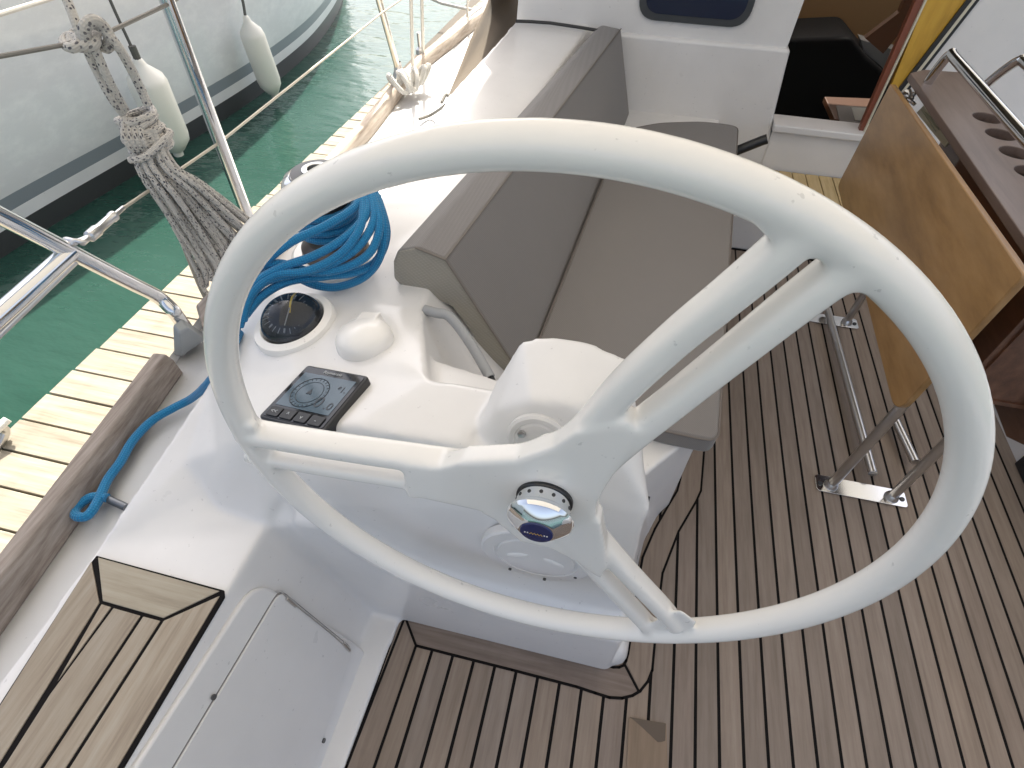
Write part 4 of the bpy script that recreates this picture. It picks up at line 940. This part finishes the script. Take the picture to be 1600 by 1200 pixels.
# lifelines
L1a = S1+V(0, 0, .305)
low = thing('lifeline', J, 'lower wire lifeline with a turnbuckle running from the stern rail forward', 'lifeline', 'lifelines')
e1 = P(190, 327, z=J.z+.0); e0 = P(128, 380, z=J.z+.008)
bm = bmesh.new(); tube(bm, [e1, L1a, P(597, 20, z=.68), V(-1.02, 3.6, .68), V(-.7, 5.5, .7)], .0035, 8, sm=0); fin('wire', bm, simple('cream_coated_wire', (.50, .45, .36), .5), low, smooth=True)
bm = bmesh.new(); ax = (e1-e0).normalized(); Lx = (e1-e0).length
lathe(bm, [(0, 0), (.006, .0), (.006, .02), (.011, .024), (.0115, Lx*.35), (.009, Lx*.40), (.009, Lx*.72), (.0105, Lx*.74), (.0105, Lx*.80), (.005, Lx*.84), (.0045, Lx*1.05), (0, Lx*1.05)], e0, ax, 16); fin('turnbuckle', bm, STEELR, low, smooth=True, angle=35)
bm = bmesh.new()
for o_ in (-1, 1): tube(bm, [J+V(.004*o_, 0, .012), J+V(.010*o_, .012, .018), e0+V(.006*o_, 0, .004), e0+ax*.03], .0045, 8)
lathe(bm, [(0, -.012), (.006, -.012), (.006, .012), (0, .012)], J+V(0, .012, .016), (1, 0, 0), 12)
fin('shackle', bm, STEELR, low, smooth=True)
KN = P(128, 62, z=1.0)
upl = thing('lifeline', KN, 'upper wire lifeline bent down where the grey ropes are knotted on it', 'lifeline', 'lifelines')
bm = bmesh.new(); tube(bm, [P(-60, 100, z=1.0), P(0, 88, z=1.0), P(100, 70, z=1.0), KN, P(176, 47, z=1.0), P(266, 5, z=1.0), P(330, -40, z=1.0)], .004, 8, sm=0); fin('wire', bm, WIRE, upl, smooth=True)
bm = bmesh.new(); tube(bm, [P(-20, 29, x=-1.35), P(0, 22, x=-1.35), P(78, -2, x=-1.35), P(120, -16, x=-1.35)], .005, 8, sm=0); tag(fin('topmost_line', bm, simple('pale_line', (.6, .57, .52), .6), smooth=True), 'taut pale line crossing the upper left corner', 'rope')

# ------------------------------------------------------------------ hank of grey rope
bm = bmesh.new(); RG = .0062
def gr(*pts): return [P(px, py, r=r) for px, py, r in pts]
R0 = (KN-CAM).length
top = [gr((95, -20, R0+.02), (108, 8, R0), (122, 45, R0-.02), (135, 75, R0-.02), (150, 108, R0), (172, 150, R0+.01), (192, 178, R0+.03)),]
for s_ in top: tube(bm, s_, .0078, 10)
tag(fin('mooring_line', bm, GROPE, smooth=True), 'single grey flecked line coming down from the top edge to the knot', 'rope')
bm = bmesh.new()
# knot: turns round the wire
for j, (cx, cy, rx_, ry_) in enumerate(((112, 66, 12, 9), (124, 62, 13, 12), (138, 60, 13, 14))):
    tube(bm, [P(cx+rx_*math.cos(a), cy+ry_*math.sin(a), r=R0-.03*math.sin(a*1.0+.6)) for a in [k_*2*math.pi/8 for k_ in range(8)]], .0085, 10, closed=True, sm=4)
tube(bm, gr((136, 70, R0-.02), (132, 45, R0-.03), (145, 32, R0-.03), (162, 42, R0-.02), (172, 62, R0-.01), (166, 74, R0), (150, 66, R0+.01)), .0105, 10)
tube(bm, gr((140, 36, R0-.02), (160, 45, R0-.02), (186, 75, R0-.02), (205, 108, R0), (218, 135, R0+.02), (232, 165, R0+.03)), .0085, 10)
tube(bm, gr((140, 62, R0-.03), (152, 85, R0-.02), (165, 115, R0-.01), (180, 145, R0+.01), (196, 172, R0+.03)), .0080, 10)
random.seed(11)
# wrapping turns
R1 = R0+.05
for j in range(7):
    cx, cy = 212+5*j*.9, 182+8.5*j; wv = 30+random.uniform(-3, 3)
    pts = []
    for k_ in range(10):
        a = k_*2*math.pi/10; pts.append(P(cx+wv*math.cos(a)*.95+random.uniform(-2, 2), cy-wv*math.cos(a)*.30+9*math.sin(a)*(1)+(random.uniform(-3, 3)), r=R1-.045*math.sin(a)))
    tube(bm, pts, RG*1.05, 8, closed=True, sm=4)
for j in range(4):
    tube(bm, gr((196+j*8, 186, R1-.03), (194+j*9, 215, R1-.055), (212+j*8, 236, R1-.045), (232+j*6, 228+j*5, R1-.03)), RG, 8)
tube(bm, gr((203, 250, R1-.04), (225, 246, R1-.06), (250, 225, R1-.055), (266, 208, R1-.03), (256, 204, R1-.01)), RG*1.1, 8)
# hanging strands: loops, each goes down and comes back
N_ = 15
for j in range(N_):
    u = j/(N_-1); x0 = 206+50*u; x1 = 258+46*u; xe = 316+84*u; ye_ = 436-72*u+random.uniform(-10, 12)
    rz_ = R1+random.uniform(-.035, .03); sw = random.uniform(-6, 6)
    xt = 218+22*u; yt = 216
    mid = ((xt+xe)/2+sw-6, (yt+ye_)/2+sw*.5+6)
    tube(bm, gr((xt, yt-14, rz_-.01), (x0+10, 262, rz_), (mid[0], mid[1], rz_+.03), (xe-8, ye_-22, rz_+.10), (xe, ye_, rz_+.14), (xe+5, ye_-12, rz_+.12), (mid[0]+9, mid[1]-7, rz_+.0), (x0+17, 258, rz_-.02), (xt+4, yt-12, rz_-.01)), RG*random.uniform(.9, 1.08), 8, sm=6)
# two loose ends dangling to the pontoon side
tag(fin('rope_hank', bm, GROPE, smooth=True), 'big hank of grey black flecked rope knotted on the upper lifeline', 'rope')
bm = bmesh.new(); tube(bm, gr((262, 330, R1+.05), (280, 365, R1+.12), (298, 410, R1+.22), (312, 445, R1+.28), (324, 470, R1+.30), (330, 480, R1+.3)), .0068, 8)
tag(fin('loose_rope_end', bm, TROPE, smooth=True), 'thin worn rope end dangling below the hank towards the rail', 'rope')
bm = bmesh.new(); tube(bm, gr((300, 392, R1+.18), (310, 408, R1+.22), (314, 435, R1+.26), (322, 456, R1+.28), (340, 462, R1+.30), (356, 452, R1+.30)), .0058, 8)
tag(fin('loose_rope_bight', bm, GROPE, smooth=True), 'small flecked bight of rope hooking behind the wheel rim below the hank', 'rope')

# ------------------------------------------------------------------ cockpit table
tb = thing('cockpit_table', V(.79, 1.4, 0), 'varnished teak drop leaf cockpit table with folded leaves on steel tube legs', 'table')
lx = .68
lf = roundpoly([P(1391, 130, x=lx), P(1600, 430, x=lx)+V(0, -.0, 0), P(1398, 648, x=lx), P(1308, 290, x=lx)], [.01, .012, .05, .03], 6)
bm = bmesh.new(); prism(bm, lf, (.015, 0, 0)); fin('table_leaf', bm, VARN, tb, bevel=.003)
bm = bmesh.new(); q0, q1 = P(1600, 430, x=lx), P(1398, 648, x=lx)
fin_pts = [q0+V(-.003, .035, -.004), q0+V(-.003, .043, -.004)]
bm.free()
bm = bmesh.new(); tz = .77
# centre top with four bottle holes: built as curve-filled board
cu = bpy.data.curves.new('top', 'CURVE'); cu.dimensions = '2D'; cu.fill_mode = 'BOTH'; cu.extrude = .008; cu.bevel_depth = .002
def spl(pts):
    s_ = cu.splines.new('POLY'); s_.points.add(len(pts)-1); s_.use_cyclic_u = True
    for i, p in enumerate(pts): s_.points[i].co = (p[0], p[1], 0, 1)
ox = .757
a_ = P(1425, 112, z=tz); 
spl([(ox, .93), (ox+.17, .93), (ox+.17, 2.03), (ox+.04, 2.02), (a_.x, a_.y)])
for k_ in range(5):
    cy = 1.695-.098*k_; spl([(.868+.036*math.cos(t), cy+.036*math.sin(t)) for t in [2*math.pi*i/32 for i in range(32)]][::-1])
co_ = bpy.data.objects.new('top', cu); COL.objects.link(co_); me = evaluated(co_); bpy.data.objects.remove(co_); me.transform(Matrix.Translation((0, 0, tz-.014)))
for p in me.polygons: p.use_smooth = False
link('table_top', me, TOPW, tb)
bm = bmesh.new(); box(bm, .765, .925, .97, 1.95, .46, .47); fin('locker_bottom', bm, VDARK, tb)
bm = bmesh.new(); box(bm, .765, .778, .98, 1.50, .47, .74); box(bm, .915, .926, .98, 1.95, .47, .74); box(bm, .778, .915, .975, .985, .47, .74); fin('locker_side', bm, VDARK, tb)
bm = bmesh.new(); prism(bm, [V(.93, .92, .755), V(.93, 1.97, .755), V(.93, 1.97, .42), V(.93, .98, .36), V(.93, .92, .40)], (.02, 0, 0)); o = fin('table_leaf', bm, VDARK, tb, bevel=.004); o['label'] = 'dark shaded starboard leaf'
ap = P(1452, 192, x=.70); bm = bmesh.new(); 
prism(bm, [P(1432, 176, x=.79), P(1452, 156, x=.79), P(1490, 210, x=.79), P(1476, 230, x=.79)], (.004, 0, 0)); fin('paper_card', bm, simple('cream_card', (.58, .57, .46), .6), tb)
bm = bmesh.new()
for o_ in (0, 1, 2): tube(bm, [P(1440+o_*3, 172+o_*2, x=.785), P(1462+o_*5, 205-o_*3, x=.785)], .0015, 5, sm=0)
fin('card_line', bm, simple('card_print', (.32, .34, .26), .6), tb)
bm = bmesh.new(); random.seed(3)
hb = P(1422, 148, x=.745); 
for s_ in range(4): tube(bm, [hb+V(random.uniform(-.02, .02), random.uniform(-.03, .03), random.uniform(-.02, .01)) for k_ in range(4)], .005, 8)
lathe(bm, [(0, 0), (.012, 0), (.012, .03), (0, .03)], hb+V(0, .0, -.03), (0, 1, 0), 16); fin('hinge', bm, STEELR, tb, smooth=True)
# hand rails over the top
for (p0, p1, p2) in (((1449, 133), (1489, 88), (1640, 240)), ((1563, 127), (1598, 98), (1700, 205))):
    zt = .85; A = P(*p1, z=zt); base = P(*p0, z=.765) ; 
    if p0[0] > 1500: A = V(.957, 1.86, .85); base = V(.93, 1.93, .76)
    else: base = V(A.x-.006, A.y+.05, .765)
    Bp = V(A.x+.006, .98, zt)
    bm = bmesh.new(); tube(bm, [base, base.lerp(A, .45)+V(0, .012, .008), base.lerp(A, .85)+V(0, .010, .012), A+V(0, -.03, 0), A.lerp(Bp, .5), Bp, Bp+V(0, -.04, -.03), Bp+V(0, -.045, -.085)], .0125, 18, sm=8); fin('grab_rail', bm, STEEL, tb, smooth=True)
# legs and floor plates
for ly in (1.02, 1.765):
    for lx_ in (.712, .872):
        bm = bmesh.new(); tube(bm, [V(lx_, ly, .0), V(lx_+(.016 if lx_ < .8 else 0), ly, .60)], .0125, 18, sm=0); lathe(bm, [(0, .0), (.02, .0), (.017, .012), (.013, .02)], V(lx_, ly, .003), (0, 0, 1), 18); fin('leg', bm, STEELR, tb, smooth=True)
    bm = bmesh.new(); pts = roundpoly([V(.672, ly-.025, .003), V(.912, ly-.025, .003), V(.912, ly+.03, .003), V(.672, ly+.03, .003)], .012); prism(bm, pts, (0, 0, .004)); fin('floor_plate', bm, STEEL, tb, bevel=.001)
    for sx in (.684, .90):
        bm = bmesh.new(); lathe(bm, [(0, 0), (.007, 0), (.006, .003), (0, .003)], V(sx, ly, .007), (0, 0, 1), 14); fin('bolt', bm, simple('bolt_dark', (.08, .08, .08), .4, .8), tb)
for p, q in (((1293, 484), (1364, 740)), ((1398, 655), (1430, 722))):
    bm = bmesh.new(); a = P(*p, z=.03); b = P(*q, z=.03); tube(bm, [a+V(0, .0, 0), b], .0125, 16, sm=0); fin('foot_bar', bm, STEELR, tb, smooth=True)
